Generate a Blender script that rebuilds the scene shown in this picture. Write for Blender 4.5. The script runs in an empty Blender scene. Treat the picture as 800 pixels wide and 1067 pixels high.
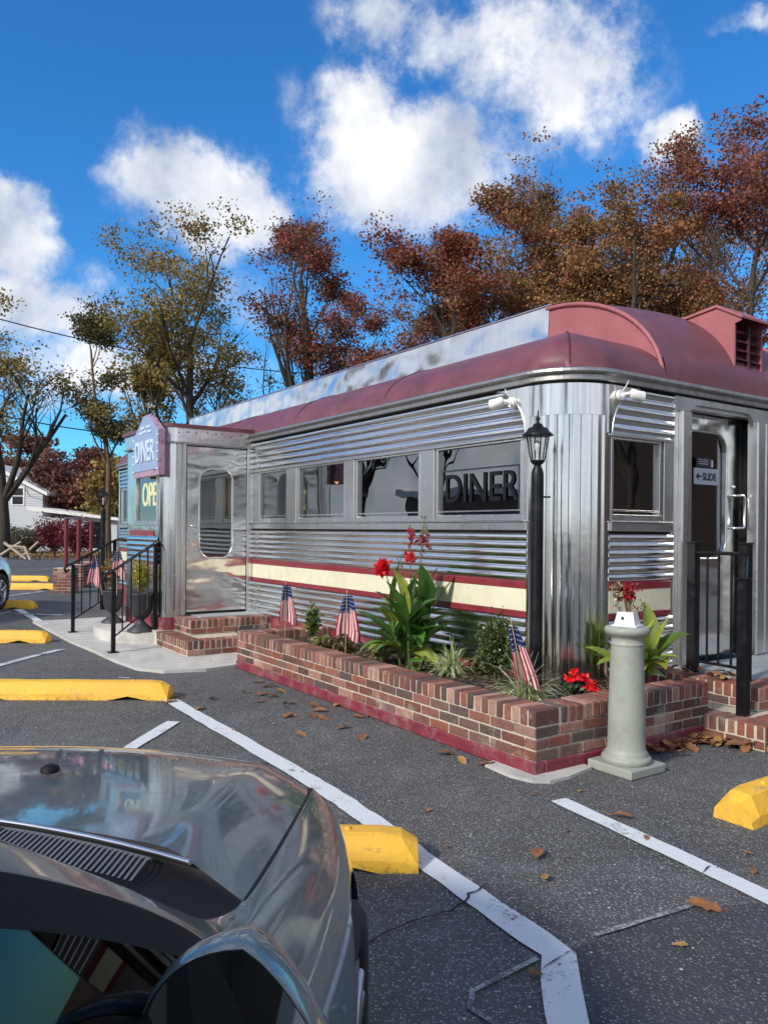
import bpy, bmesh, math, random
import numpy as np
from mathutils import Vector, Matrix
R = math.radians
random.seed(7); np.random.seed(7)
scn = bpy.context.scene
COL = scn.collection

# ------------------------------------------------------------------ camera
cam_d = bpy.data.cameras.new('camera'); cam = bpy.data.objects.new('camera', cam_d)
COL.objects.link(cam); scn.camera = cam
cam_d.sensor_fit = 'HORIZONTAL'; cam_d.sensor_width = 36; cam_d.lens = 36*810/800
cam_d.shift_y = 19.5/800
cam_d.clip_start = .05; cam_d.clip_end = 2000
CAMH = 1.42
cam.matrix_world = Matrix.Translation((0, 0, CAMH)) @ Matrix.Rotation(-R(.5), 4, 'Y') @ Matrix.Rotation(R(90), 4, 'X')

# ------------------------------------------------------------------ sun, exposure
SUN_EL, SUN_AZ = 32, 223          # azimuth measured clockwise from +Y (seen from above)
sd = bpy.data.lights.new('sun', 'SUN'); sun = bpy.data.objects.new('sun', sd); COL.objects.link(sun)
sd.energy = 2.3; sd.angle = R(7); sd.color = (1, .93, .82)
sv = Vector((math.sin(R(SUN_AZ))*math.cos(R(SUN_EL)), math.cos(R(SUN_AZ))*math.cos(R(SUN_EL)), math.sin(R(SUN_EL))))
sun.rotation_euler = sv.to_track_quat('Z', 'Y').to_euler()
vs = scn.view_settings
vs.view_transform = 'Standard'; vs.look = 'None'; vs.exposure = 0.80; vs.gamma = 1; vs.use_curve_mapping = False
scn.cycles.max_bounces = 8; scn.cycles.transparent_max_bounces = 12

# ------------------------------------------------------------------ node helper
class NT:
    def __init__(s, tree): s.t = tree; s.n = tree.nodes; s.l = tree.links
    def add(s, typ, **kw):
        nd = s.n.new(typ)
        for k, v in kw.items():
            if k == 'inp':
                for a, b in v.items(): s.set(nd.inputs[a], b)
            else: setattr(nd, k, v)
        return nd
    def set(s, sock, v):
        if hasattr(v, 'is_output') or isinstance(v, bpy.types.NodeSocket): s.l.new(v, sock)
        else: sock.default_value = v
    def math(s, op, a, b=0.0, c=None, clamp=False):
        nd = s.n.new('ShaderNodeMath'); nd.operation = op; nd.use_clamp = clamp
        s.set(nd.inputs[0], a); s.set(nd.inputs[1], b)
        if c is not None: s.set(nd.inputs[2], c)
        return nd.outputs[0]
    def vmath(s, op, a, b=(0, 0, 0)):
        nd = s.n.new('ShaderNodeVectorMath'); nd.operation = op
        s.set(nd.inputs[0], a); s.set(nd.inputs[1], b)
        return nd.outputs['Value'] if op in ('LENGTH', 'DOT_PRODUCT', 'DISTANCE') else nd.outputs[0]
    def mix(s, f, a, b, bt='MIX'):
        nd = s.n.new('ShaderNodeMix'); nd.data_type = 'RGBA'; nd.blend_type = bt
        s.set(nd.inputs[0], f); s.set(nd.inputs[6], a); s.set(nd.inputs[7], b)
        return nd.outputs[2]
    def noise(s, vec, scale, detail=4, rough=.55, dist=0, col=False):
        nd = s.n.new('ShaderNodeTexNoise')
        if vec is not None: s.l.new(vec, nd.inputs['Vector'])
        nd.inputs['Scale'].default_value = scale; nd.inputs['Detail'].default_value = detail
        nd.inputs['Roughness'].default_value = rough; nd.inputs['Distortion'].default_value = dist
        return nd.outputs[1 if col else 0]
    def ramp(s, f, stops):
        nd = s.n.new('ShaderNodeValToRGB'); s.set(nd.inputs[0], f)
        e = nd.color_ramp.elements
        while len(e) > 1: e.remove(e[-1])
        e[0].position = stops[0][0]; e[0].color = c4(stops[0][1])
        for p, c in stops[1:]:
            x = e.new(p); x.color = c4(c)
        return nd.outputs[0]
def c4(c):
    if isinstance(c, (int, float)): return (c, c, c, 1)
    return tuple(c) if len(c) == 4 else (c[0], c[1], c[2], 1)

# ------------------------------------------------------------------ sky
world = bpy.data.worlds.new('World'); scn.world = world; world.use_nodes = True
nt = NT(world.node_tree); nt.n.clear()
out = nt.add('ShaderNodeOutputWorld'); bg = nt.add('ShaderNodeBackground'); nt.l.new(bg.outputs[0], out.inputs[0])
sky = nt.add('ShaderNodeTexSky', sky_type='NISHITA', sun_disc=False, sun_elevation=R(SUN_EL), sun_rotation=R(SUN_AZ),
             altitude=0, air_density=1.0, dust_density=0.25, ozone_density=2.2)
hs = nt.add('ShaderNodeHueSaturation', inp={'Saturation': 1.15, 'Value': 1.0, 'Color': sky.outputs[0]})
skyc = nt.mix(1.0, hs.outputs[0], (.36, .94, 1.32, 1), 'MULTIPLY')
tc = nt.add('ShaderNodeTexCoord'); dirv = tc.outputs['Generated']
def pdir(px, py):
    v = Vector(((px-400)/810, 1, (553-py)/810)); return v.normalized()
warp = nt.vmath('SUBTRACT', nt.noise(dirv, 5.0, 8, .62, col=True), (.5, .5, .5))
fine = nt.noise(dirv, 17.0, 10, .68)
ds = nt.vmath('MULTIPLY', warp, (.15, .15, .15))
wd = nt.vmath('ADD', dirv, ds)
# cloud banks at fixed directions of the sky: px, py, half width, half height, density
blobs = [(420, 175, 100, 52, 1.4), (385, 140, 55, 44, 1.1), (500, 190, 60, 34, .7), (205, 208, 72, 42, 1.4), (-12, 255, 44, 42, 1.25), (600, 90, 70, 60, .85), (555, 50, 80, 44, .7),
         (480, 30, 90, 34, .7), (410, 30, 60, 34, .6), (360, 60, 24, 40, .4), (690, 150, 26, 20, 1.0), (560, 150, 60, 30, .5), (300, 115, 20, 34, .3), (795, 2, 40, 10, .7),
         (120, 390, 130, 36, .8), (30, 330, 80, 40, .9), (250, 310, 60, 40, .35)]
dens = None
for px, py, rx, rz, am in blobs:
    c = pdir(px, py)
    d = nt.vmath('SUBTRACT', wd, tuple(c))
    d = nt.vmath('MULTIPLY', d, (810/rx, 810/rx*.6, 810/rz))
    ln = nt.vmath('LENGTH', d)
    e = nt.math('MULTIPLY', nt.math('SUBTRACT', 1.35, ln, clamp=True), am*1.1)
    dens = e if dens is None else nt.math('MAXIMUM', dens, e)
# broken cloud over the rest of the sky (behind and overhead)
sep = nt.add('ShaderNodeSeparateXYZ'); nt.l.new(dirv, sep.inputs[0])
back = nt.math('MULTIPLY', nt.math('SUBTRACT', .72, sep.outputs[1]), 5.0, clamp=True)
bn = nt.noise(dirv, 2.6, 7, .6, .3)
low = nt.math('MULTIPLY', nt.math('SUBTRACT', .42, nt.math('ABSOLUTE', sep.outputs[2])), .60, clamp=True)  # extra low cloud out of view, added to whiten the steel reflections
bd = nt.math('MULTIPLY', nt.math('MULTIPLY', nt.math('ADD', nt.math('SUBTRACT', bn, .40), low), 6.0, clamp=True), back)
dens = nt.math('MAXIMUM', dens, bd)
dens = nt.math('ADD', dens, nt.math('MULTIPLY', nt.math('MULTIPLY', nt.math('SUBTRACT', fine, .53), 2.1), nt.math('MULTIPLY', dens, 2.2, clamp=True)))
mr = nt.add('ShaderNodeMapRange', interpolation_type='SMOOTHSTEP')
nt.set(mr.inputs['Value'], dens); mr.inputs['From Min'].default_value = .06; mr.inputs['From Max'].default_value = 1.0
mask = nt.math('MULTIPLY', mr.outputs[0], .97)
shade = nt.noise(nt.vmath('ADD', dirv, (0, 0, .04)), 9.0, 6, .55)
ccol = nt.ramp(shade, [(.33, (3.2, 3.7, 4.6)), (.47, (5.2, 5.5, 6.1)), (.62, (7.3, 7.3, 7.4))])
fin = nt.mix(mask, skyc, ccol)
nt.set(bg.inputs['Color'], fin); bg.inputs['Strength'].default_value = .084

# ------------------------------------------------------------------ materials
M = {}
def base_mat(name):
    m = bpy.data.materials.new(name); m.use_nodes = True
    t = NT(m.node_tree); t.n.clear()
    o = t.add('ShaderNodeOutputMaterial'); p = t.add('ShaderNodeBsdfPrincipled'); t.l.new(p.outputs[0], o.inputs[0])
    M[name] = m
    t.p = p; t.o = o; t.tc = t.add('ShaderNodeTexCoord').outputs['Object']
    return m, t
def pmat(name, col, rough=.5, metal=0, var=.12, scale=6, bump=0, bscale=40, stretch=None, coat=0, spec=.5, col2=None, thr=(.45, .7), rvar=.1, coatr=.05):
    m, t = base_mat(name); p = t.p
    v = t.tc
    if stretch: v = t.vmath('MULTIPLY', v, stretch)
    n = t.noise(v, scale, 6, .6)
    dark = tuple(c*(1-var) for c in col); lite = tuple(min(1, c*(1+var)) for c in col)
    c = t.ramp(n, [(.3, dark), (.7, lite)])
    if col2: c = t.mix(t.ramp(t.noise(v, scale*1.7, 8, .65), [(thr[0], 0.0), (thr[1], 1.0)]), c, c4(col2))
    t.set(p.inputs['Base Color'], c)
    rr = t.math('ADD', t.math('MULTIPLY', t.math('SUBTRACT', n, .5), rvar*2), rough, clamp=True)
    t.set(p.inputs['Roughness'], rr); p.inputs['Metallic'].default_value = metal
    p.inputs['Specular IOR Level'].default_value = spec
    if coat: p.inputs['Coat Weight'].default_value = coat; p.inputs['Coat Roughness'].default_value = coatr
    if bump:
        b = t.add('ShaderNodeBump'); b.inputs['Strength'].default_value = 1; b.inputs['Distance'].default_value = bump
        t.set(b.inputs['Height'], t.noise(v, bscale, 5, .6)); t.l.new(b.outputs[0], p.inputs['Normal'])
    return m
pmat('concrete', (.50, .49, .46), .85, var=.12, scale=3, bump=.004, bscale=60, col2=(.33, .32, .30), thr=(.5, .8))
pmat('grey_concrete', (.30, .32, .34), .8, var=.12, scale=4, bump=.003, bscale=60, col2=(.2, .2, .2), thr=(.55, .8))
pmat('black_paint', (.005, .006, .008), .42, var=.3, scale=12, bump=.0006, bscale=70, spec=.28)
pmat('dark_rubber', (.012, .012, .013), .7, var=.2)
pmat('dark_trim', (.008, .008, .009), .6, var=.2, spec=.2)
pmat('urn_grey', (.035, .038, .045), .55, var=.15, bump=.001, bscale=40)
pmat('cream', (.74, .70, .53), .32, var=.05, scale=3, coat=.3, bump=.0006, bscale=9, col2=(.55, .50, .38), thr=(.62, .95))
pmat('stripe_red', (.22, .028, .04), .35, var=.18, scale=4, coat=.2)
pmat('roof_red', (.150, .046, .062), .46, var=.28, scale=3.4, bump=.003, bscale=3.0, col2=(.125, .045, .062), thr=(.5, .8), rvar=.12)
pmat('roof_pink', (.34, .11, .125), .55, var=.15, scale=3, bump=.002, bscale=14, col2=(.30, .085, .095), thr=(.5, .75))  # pink of vent and rim; also paints caught light on the bullnose side
pmat('roof_dark', (.06, .017, .022), .6, var=.2, scale=5)
pmat('base_red', (.20, .022, .04), .6, var=.25, scale=5, bump=.004, bscale=22, col2=(.12, .03, .04), thr=(.5, .8))
pmat('mortar', (.50, .45, .37), .9, var=.2, scale=18, bump=.004, bscale=90)
pmat('soil', (.035, .024, .017), .95, var=.6, scale=30, bump=.02, bscale=45, col2=(.10, .07, .045), thr=(.55, .7))
pmat('white_plastic', (.78, .78, .76), .4, var=.05)
pmat('pedestal_grey', (.31, .33, .29), .55, var=.06, scale=5, bump=.0008, bscale=30, col2=(.28, .29, .26), thr=(.58, .85))
pmat('siding', (.52, .55, .60), .7, var=.08, scale=2, stretch=(.2, .2, 6))
pmat('siding_brown', (.20, .15, .12), .8, var=.15, scale=2)
pmat('roof_shingle', (.20, .19, .19), .9, var=.2, scale=20)
pmat('window_dark', (.01, .012, .015), .08, var=.2)
pmat('bark', (.055, .045, .036), .9, var=.35, scale=5, bump=.03, bscale=9, stretch=(1, 1, .25))
pmat('bark_brown', (.12, .078, .05), .9, var=.3, scale=5, bump=.03, bscale=9, stretch=(1, 1, .25))
pmat('stem_green', (.09, .13, .035), .5, var=.3, scale=20)
pmat('twig', (.20, .13, .07), .8, var=.3, scale=20)
pmat('wood_stick', (.45, .33, .17), .6, var=.15)
pmat('pale_wood', (.42, .35, .28), .8, var=.2)
pmat('earth', (.13, .085, .045), .95, var=.4, scale=2.5, bump=.03, bscale=14, col2=(.22, .14, .06), thr=(.45, .65))
pmat('interior', (.15, .10, .07), .6, var=.3, scale=3)
pmat('interior_steel', (.25, .24, .22), .3, metal=.7)
pmat('booth_red', (.22, .03, .03), .4)
pmat('floor_in', (.12, .10, .09), .5)
pmat('sign_blue', (.26, .34, .52), .4, var=.1, coat=.2)
pmat('sign_frame_red', (.40, .26, .36), .4, var=.2, col2=(.30, .08, .12), thr=(.5, .65))
pmat('sign_lite', (.55, .66, .80), .4, var=.05)
pmat('slide_grey', (.48, .52, .58), .45, var=.06)
pmat('ink', (.02, .025, .04), .5)
pmat('ink_grey', (.010, .012, .016), .6, spec=.15)
pmat('silver', (.75, .75, .76), .22, metal=1, var=.05)
pmat('wheel_silver', (.55, .56, .58), .28, metal=1, var=.05)
pmat('mirror_glass', (.42, .46, .48), .02, metal=1, var=.02, rvar=.0)
pmat('headlight', (.6, .62, .65), .08, metal=.6, var=.1)
pmat('cowl', (.12, .125, .135), .55, var=.15, bump=.001)
pmat('red_pole', (.16, .02, .03), .5, var=.2)
pmat('orange_lamp', (.8, .35, .1), .5)

def stainless(name, col=(.60, .61, .62), rough=.2, wave=.004, wscale=(2.2, 2.2, 2.2), stain=.35, dent=.0015):
    m, t = base_mat(name); p = t.p
    v = t.tc
    n = t.noise(v, 3.0, 8, .7); st = t.noise(t.vmath('MULTIPLY', v, (1, 1, .08)), 13, 5, .55)
    f = t.math('MULTIPLY', t.ramp(t.math('ADD', t.math('MULTIPLY', n, .5), t.math('MULTIPLY', st, .5)), [(.42, 0.0), (.72, 1.0)]), stain)
    t.set(p.inputs['Base Color'], t.mix(f, c4(col), c4(tuple(c*.42 for c in col))))
    t.set(p.inputs['Roughness'], t.math('ADD', t.math('MULTIPLY', f, .35), t.math('ADD', rough, t.math('MULTIPLY', t.math('SUBTRACT', st, .5), .16)), clamp=True))
    p.inputs['Metallic'].default_value = 1
    b = t.add('ShaderNodeBump'); b.inputs['Strength'].default_value = 1; b.inputs['Distance'].default_value = wave
    t.set(b.inputs['Height'], t.noise(t.vmath('MULTIPLY', v, wscale), 1.0, 2, .4))
    b2 = t.add('ShaderNodeBump'); b2.inputs['Strength'].default_value = 1; b2.inputs['Distance'].default_value = dent
    t.set(b2.inputs['Height'], t.noise(v, 14, 3, .5)); t.l.new(b.outputs[0], b2.inputs['Normal'])
    t.l.new(b2.outputs[0], p.inputs['Normal'])
    return m
stainless('steel_wall', (.80, .80, .79), .2, .010, (2.5, 2.5, 5.0), .4)
stainless('steel_flute', (.84, .835, .82), .17, .006, (3, 3, 6), .18, .00015)
stainless('steel_column', (.82, .82, .80), .13, .005, (3, 3, 1.2), .22, .0004)
stainless('steel_door', (.82, .82, .79), .13, .030, (1.5, 1.5, 3.2), .2, .0006)
stainless('steel_roof', (.72, .74, .77), .12, .07, (1.0, 1.0, 1.5), .08, .0008)
stainless('steel_frame', (.70, .70, .69), .32, .003, (4, 4, 4), .45)
stainless('steel_trim', (.76, .76, .75), .28, .003, (4, 4, 4), .4)
stainless('gutter_metal', (.48, .47, .45), .36, .003, (4, 4, 4), .7)

def attr_mat(name, rough=.7, trans=0, var=.15, bump=0, bscale=60, stain=None, spec=.4, scale=30):
    m, t = base_mat(name); p = t.p
    a = t.add('ShaderNodeAttribute', attribute_name='Col')
    n = t.noise(t.tc, scale, 5, .6)
    k = t.ramp(n, [(.3, 1-var), (.7, 1+var)])
    c = t.mix(1.0, a.outputs['Color'], k, 'MULTIPLY')
    if stain:
        f = t.ramp(t.noise(t.tc, stain[1], 6, .65), [(stain[2], 0.0), (stain[3], stain[4])])
        c = t.mix(f, c, c4(stain[0]))
    t.set(p.inputs['Base Color'], c); p.inputs['Roughness'].default_value = rough
    p.inputs['Specular IOR Level'].default_value = spec
    if trans:
        tr = t.add('ShaderNodeBsdfTranslucent'); t.set(tr.inputs[0], c)
        mx = t.add('ShaderNodeMixShader'); mx.inputs[0].default_value = trans
        t.l.new(p.outputs[0], mx.inputs[1]); t.l.new(tr.outputs[0], mx.inputs[2]); t.l.new(mx.outputs[0], t.o.inputs[0])
    if bump:
        b = t.add('ShaderNodeBump'); b.inputs['Strength'].default_value = 1; b.inputs['Distance'].default_value = bump
        t.set(b.inputs['Height'], t.noise(t.tc, bscale, 5, .6)); t.l.new(b.outputs[0], p.inputs['Normal'])
    return m
attr_mat('leaf', .55, .3, .12, spec=.3)
attr_mat('plant_leaf', .38, .25, .18, spec=.5, scale=14)
attr_mat('dry_leaf', .75, .15, .2, spec=.2, scale=60)
attr_mat('flag_cloth', .8, .25, .05, spec=.1)
attr_mat('brick', .85, 0, .22, .004, 70, stain=((.52, .47, .40), 4.0, .58, .72, .5))

def glass_mat(name, tint=(.30, .34, .34), refl=.05, rough=0.0):
    m = bpy.data.materials.new(name); m.use_nodes = True; t = NT(m.node_tree); t.n.clear(); M[name] = m
    o = t.add('ShaderNodeOutputMaterial')
    tr = t.add('ShaderNodeBsdfTransparent'); tr.inputs[0].default_value = c4(tint)
    gl = t.add('ShaderNodeBsdfGlossy'); gl.inputs['Roughness'].default_value = rough; gl.inputs[0].default_value = (.95, .97, 1, 1)
    ge = t.add('ShaderNodeNewGeometry'); cs = t.math('ABSOLUTE', t.vmath('DOT_PRODUCT', ge.outputs['Normal'], ge.outputs['Incoming']))
    fz = t.math('ADD', t.math('MULTIPLY', t.math('POWER', t.math('SUBTRACT', 1.0, cs, clamp=True), 5.0), 1-refl), refl)
    bp = t.add('ShaderNodeBump'); bp.inputs['Strength'].default_value = 1; bp.inputs['Distance'].default_value = .0015
    tcx = t.add('ShaderNodeTexCoord').outputs['Object']
    t.set(bp.inputs['Height'], t.noise(tcx, 3.0, 1, .4)); t.l.new(bp.outputs[0], gl.inputs['Normal'])
    mx = t.add('ShaderNodeMixShader'); t.set(mx.inputs[0], fz)
    t.l.new(tr.outputs[0], mx.inputs[1]); t.l.new(gl.outputs[0], mx.inputs[2]); t.l.new(mx.outputs[0], o.inputs[0])
    return m
glass_mat('diner_glass', (.36, .40, .43), .24)
glass_mat('car_glass', (.16, .18, .18), .022)
glass_mat('lamp_glass', (.85, .85, .85), .05)

def emit_mat(name, col, strength):
    m, t = base_mat(name)
    t.p.inputs['Base Color'].default_value = c4(col); t.p.inputs['Emission Color'].default_value = c4(col)
    t.p.inputs['Emission Strength'].default_value = strength
emit_mat('open_glow', (1, .70, .22), 1.6)
emit_mat('bulb_glow', (1, .45, .15), 1.5)

def car_paint(name, col, metal=.55):
    m, t = base_mat(name); p = t.p
    n = t.noise(t.tc, 900, 2, .5)
    t.set(p.inputs['Base Color'], t.ramp(n, [(.35, tuple(c*.75 for c in col)), (.65, tuple(min(1, c*1.3) for c in col))]))
    dust = t.noise(t.tc, 22, 7, .65)
    t.set(p.inputs['Roughness'], t.ramp(dust, [(.4, .34), (.75, .50)]))
    p.inputs['Metallic'].default_value = metal
    p.inputs['Coat Weight'].default_value = 1; t.set(p.inputs['Coat Roughness'], t.ramp(dust, [(.42, .035), (.78, .14)])); p.inputs['Coat IOR'].default_value = 1.6
car_paint('paint_grey', (.115, .160, .172), .35)
car_paint('paint_white', (.72, .73, .75), .0)

def asphalt(name, basec, stone, big=1.0, amount=.5):
    m, t = base_mat(name); p = t.p
    v = t.tc
    vor = t.add('ShaderNodeTexVoronoi', feature='F1'); t.l.new(v, vor.inputs['Vector']); vor.inputs['Scale'].default_value = 95/big
    vc = vor.outputs['Color']; s = t.add('ShaderNodeSeparateColor'); t.l.new(vc, s.inputs[0])
    sel = t.ramp(s.outputs[0], [(1-amount, 0.0), (1-amount*.55, .4), (.93, .6), (.96, 1.0)])
    near = t.ramp(vor.outputs['Distance'], [(.30, 1.0), (.48, 0.0)])
    large = t.noise(v, .7, 6, .6); med = t.noise(v, 6, 5, .6)
    bc = t.mix(t.ramp(large, [(.35, 0.0), (.68, 1.0)]), c4(tuple(c*.78 for c in basec)), c4(tuple(c*1.22 for c in basec)))
    bc = t.mix(t.ramp(med, [(.4, 0.0), (.7, .5)]), bc, c4(tuple(c*.6 for c in basec)))
    blot = t.noise(v, .9, 3, .5, .6); blot2 = t.noise(v, 3.1, 6, .7)
    bc = t.mix(t.ramp(t.math('ADD', t.math('MULTIPLY', blot, .6), t.math('MULTIPLY', blot2, .4)), [(.53, 0.0), (.64, .55)]), bc, c4(tuple(c*.48 for c in basec)))
    bc = t.mix(t.ramp(t.noise(v, 1.7, 7, .7), [(.56, 0.0), (.70, .35)]), bc, c4(tuple(min(1, c*1.9) for c in basec)))
    bc = t.mix(t.math('MULTIPLY', sel, near), bc, c4(stone))
    v2 = t.add('ShaderNodeTexVoronoi', feature='F1'); t.l.new(v, v2.inputs['Vector']); v2.inputs['Scale'].default_value = 34/big
    s2 = t.add('ShaderNodeSeparateColor'); t.l.new(v2.outputs['Color'], s2.inputs[0])
    spk = t.math('MULTIPLY', t.ramp(s2.outputs[1], [(.945, 0.0), (.955, 1.0)]), t.ramp(v2.outputs['Distance'], [(.14, 1.0), (.2, 0.0)]))
    bc = t.mix(spk, bc, (.62, .60, .56, 1))
    t.set(p.inputs['Base Color'], bc); p.inputs['Roughness'].default_value = .82; p.inputs['Specular IOR Level'].default_value = .35
    b = t.add('ShaderNodeBump'); b.inputs['Strength'].default_value = .9; b.inputs['Distance'].default_value = .006
    h = t.math('ADD', t.math('MULTIPLY', vor.outputs['Distance'], -1.0), t.math('MULTIPLY', t.noise(v, 60, 4, .6), .8))
    t.set(b.inputs['Height'], h); t.l.new(b.outputs[0], p.inputs['Normal'])
    return m
asphalt('asphalt', (.094, .094, .095), (.42, .415, .41), 1.0, .82)
asphalt('asphalt_new', (.058, .062, .071), (.26, .26, .245), 1.1, .60)

def paint_line(name, col, wear=.5):
    m, t = base_mat(name); p = t.p
    n = t.math('ADD', t.math('MULTIPLY', t.noise(t.tc, 70, 6, .7), .55), t.math('MULTIPLY', t.noise(t.tc, 5, 5, .6), .45))
    f = t.ramp(n, [(wear, 0.0), (wear+.07, 1.0)])
    tone = t.noise(t.tc, 12, 4, .6)
    pc = t.mix(tone, c4(tuple(c*.85 for c in col)), c4(col))
    t.set(p.inputs['Base Color'], t.mix(f, pc, (.10, .10, .105, 1))); p.inputs['Roughness'].default_value = .7
    b = t.add('ShaderNodeBump'); b.inputs['Strength'].default_value = .6; b.inputs['Distance'].default_value = .004
    t.set(b.inputs['Height'], t.noise(t.tc, 90, 5, .6)); t.l.new(b.outputs[0], p.inputs['Normal'])
paint_line('line_paint', (.68, .71, .74), .565)
paint_line('line_paint_worn', (.58, .61, .64), .50)
paint_line('chalk', (.34, .37, .39), .47)
pmat('crack_dark', (.012, .012, .012), .95)
def weather(name, col, stain, k, sc, bot=None):
    """streaks, spots and grime over an existing plain material"""
    m = M[name]; t = NT(m.node_tree); p = next(n for n in t.n if n.type == 'BSDF_PRINCIPLED')
    src = p.inputs['Base Color'].links[0].from_socket
    v = next(n for n in t.n if n.type == 'TEX_COORD').outputs['Object']
    f = t.math('MULTIPLY', t.ramp(t.noise(v, sc, 9, .72), [(.50, 0.0), (.66, 1.0)]), k)
    g = t.ramp(t.noise(v, sc*7, 3, .5), [(.70, 0.0), (.73, k)])
    c = t.mix(f, src, c4(stain)); c = t.mix(g, c, c4(tuple(x*.4 for x in stain)))
    t.set(p.inputs['Base Color'], c)
weather('roof_red', None, (.22, .09, .11), .30, 2.6); weather('roof_pink', None, (.24, .10, .10), .5, 5)
weather('pedestal_grey', None, (.20, .20, .17), .45, 7); weather('black_paint', None, (.06, .05, .045), .25, 12); weather('cream', None, (.42, .38, .28), .3, 4); weather('concrete', None, (.26, .25, .23), .5, 5); weather('base_red', None, (.30, .22, .20), .5, 8)
m, t = base_mat('yellow_paint')
n1 = t.noise(t.tc, 9, 8, .7); n2 = t.noise(t.tc, 3, 4, .6)
cc = t.mix(t.ramp(n2, [(.35, 0.0), (.7, 1.0)]), (.86, .50, .035, 1), (.78, .42, .05, 1))
cc = t.mix(t.ramp(n1, [(.60, 0.0), (.66, .75)]), cc, (.40, .30, .14, 1))
szz = t.add('ShaderNodeSeparateXYZ'); t.l.new(t.tc, szz.inputs[0])
gr = t.math('ADD', t.noise(t.tc, 16, 9, .75), t.math('MULTIPLY', t.math('SUBTRACT', .05, szz.outputs[2], clamp=True), 3.2))
cc = t.mix(t.ramp(gr, [(.60, 0.0), (.72, .8)]), cc, (.30, .20, .07, 1))
cc = t.mix(t.ramp(t.noise(t.tc, 34, 5, .7), [(.66, 0.0), (.70, .8)]), cc, (.14, .11, .07, 1))
sc_ = t.noise(t.vmath('MULTIPLY', t.tc, (1, 6, 6)), 5, 6, .7)
cc = t.mix(t.ramp(sc_, [(.62, 0.0), (.70, .55)]), cc, (.22, .17, .09, 1))
t.set(t.p.inputs['Base Color'], cc); t.p.inputs['Roughness'].default_value = .6
b = t.add('ShaderNodeBump'); b.inputs['Strength'].default_value = 1; b.inputs['Distance'].default_value = .006
t.set(b.inputs['Height'], t.noise(t.tc, 28, 7, .7)); t.l.new(b.outputs[0], t.p.inputs['Normal'])

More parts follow.
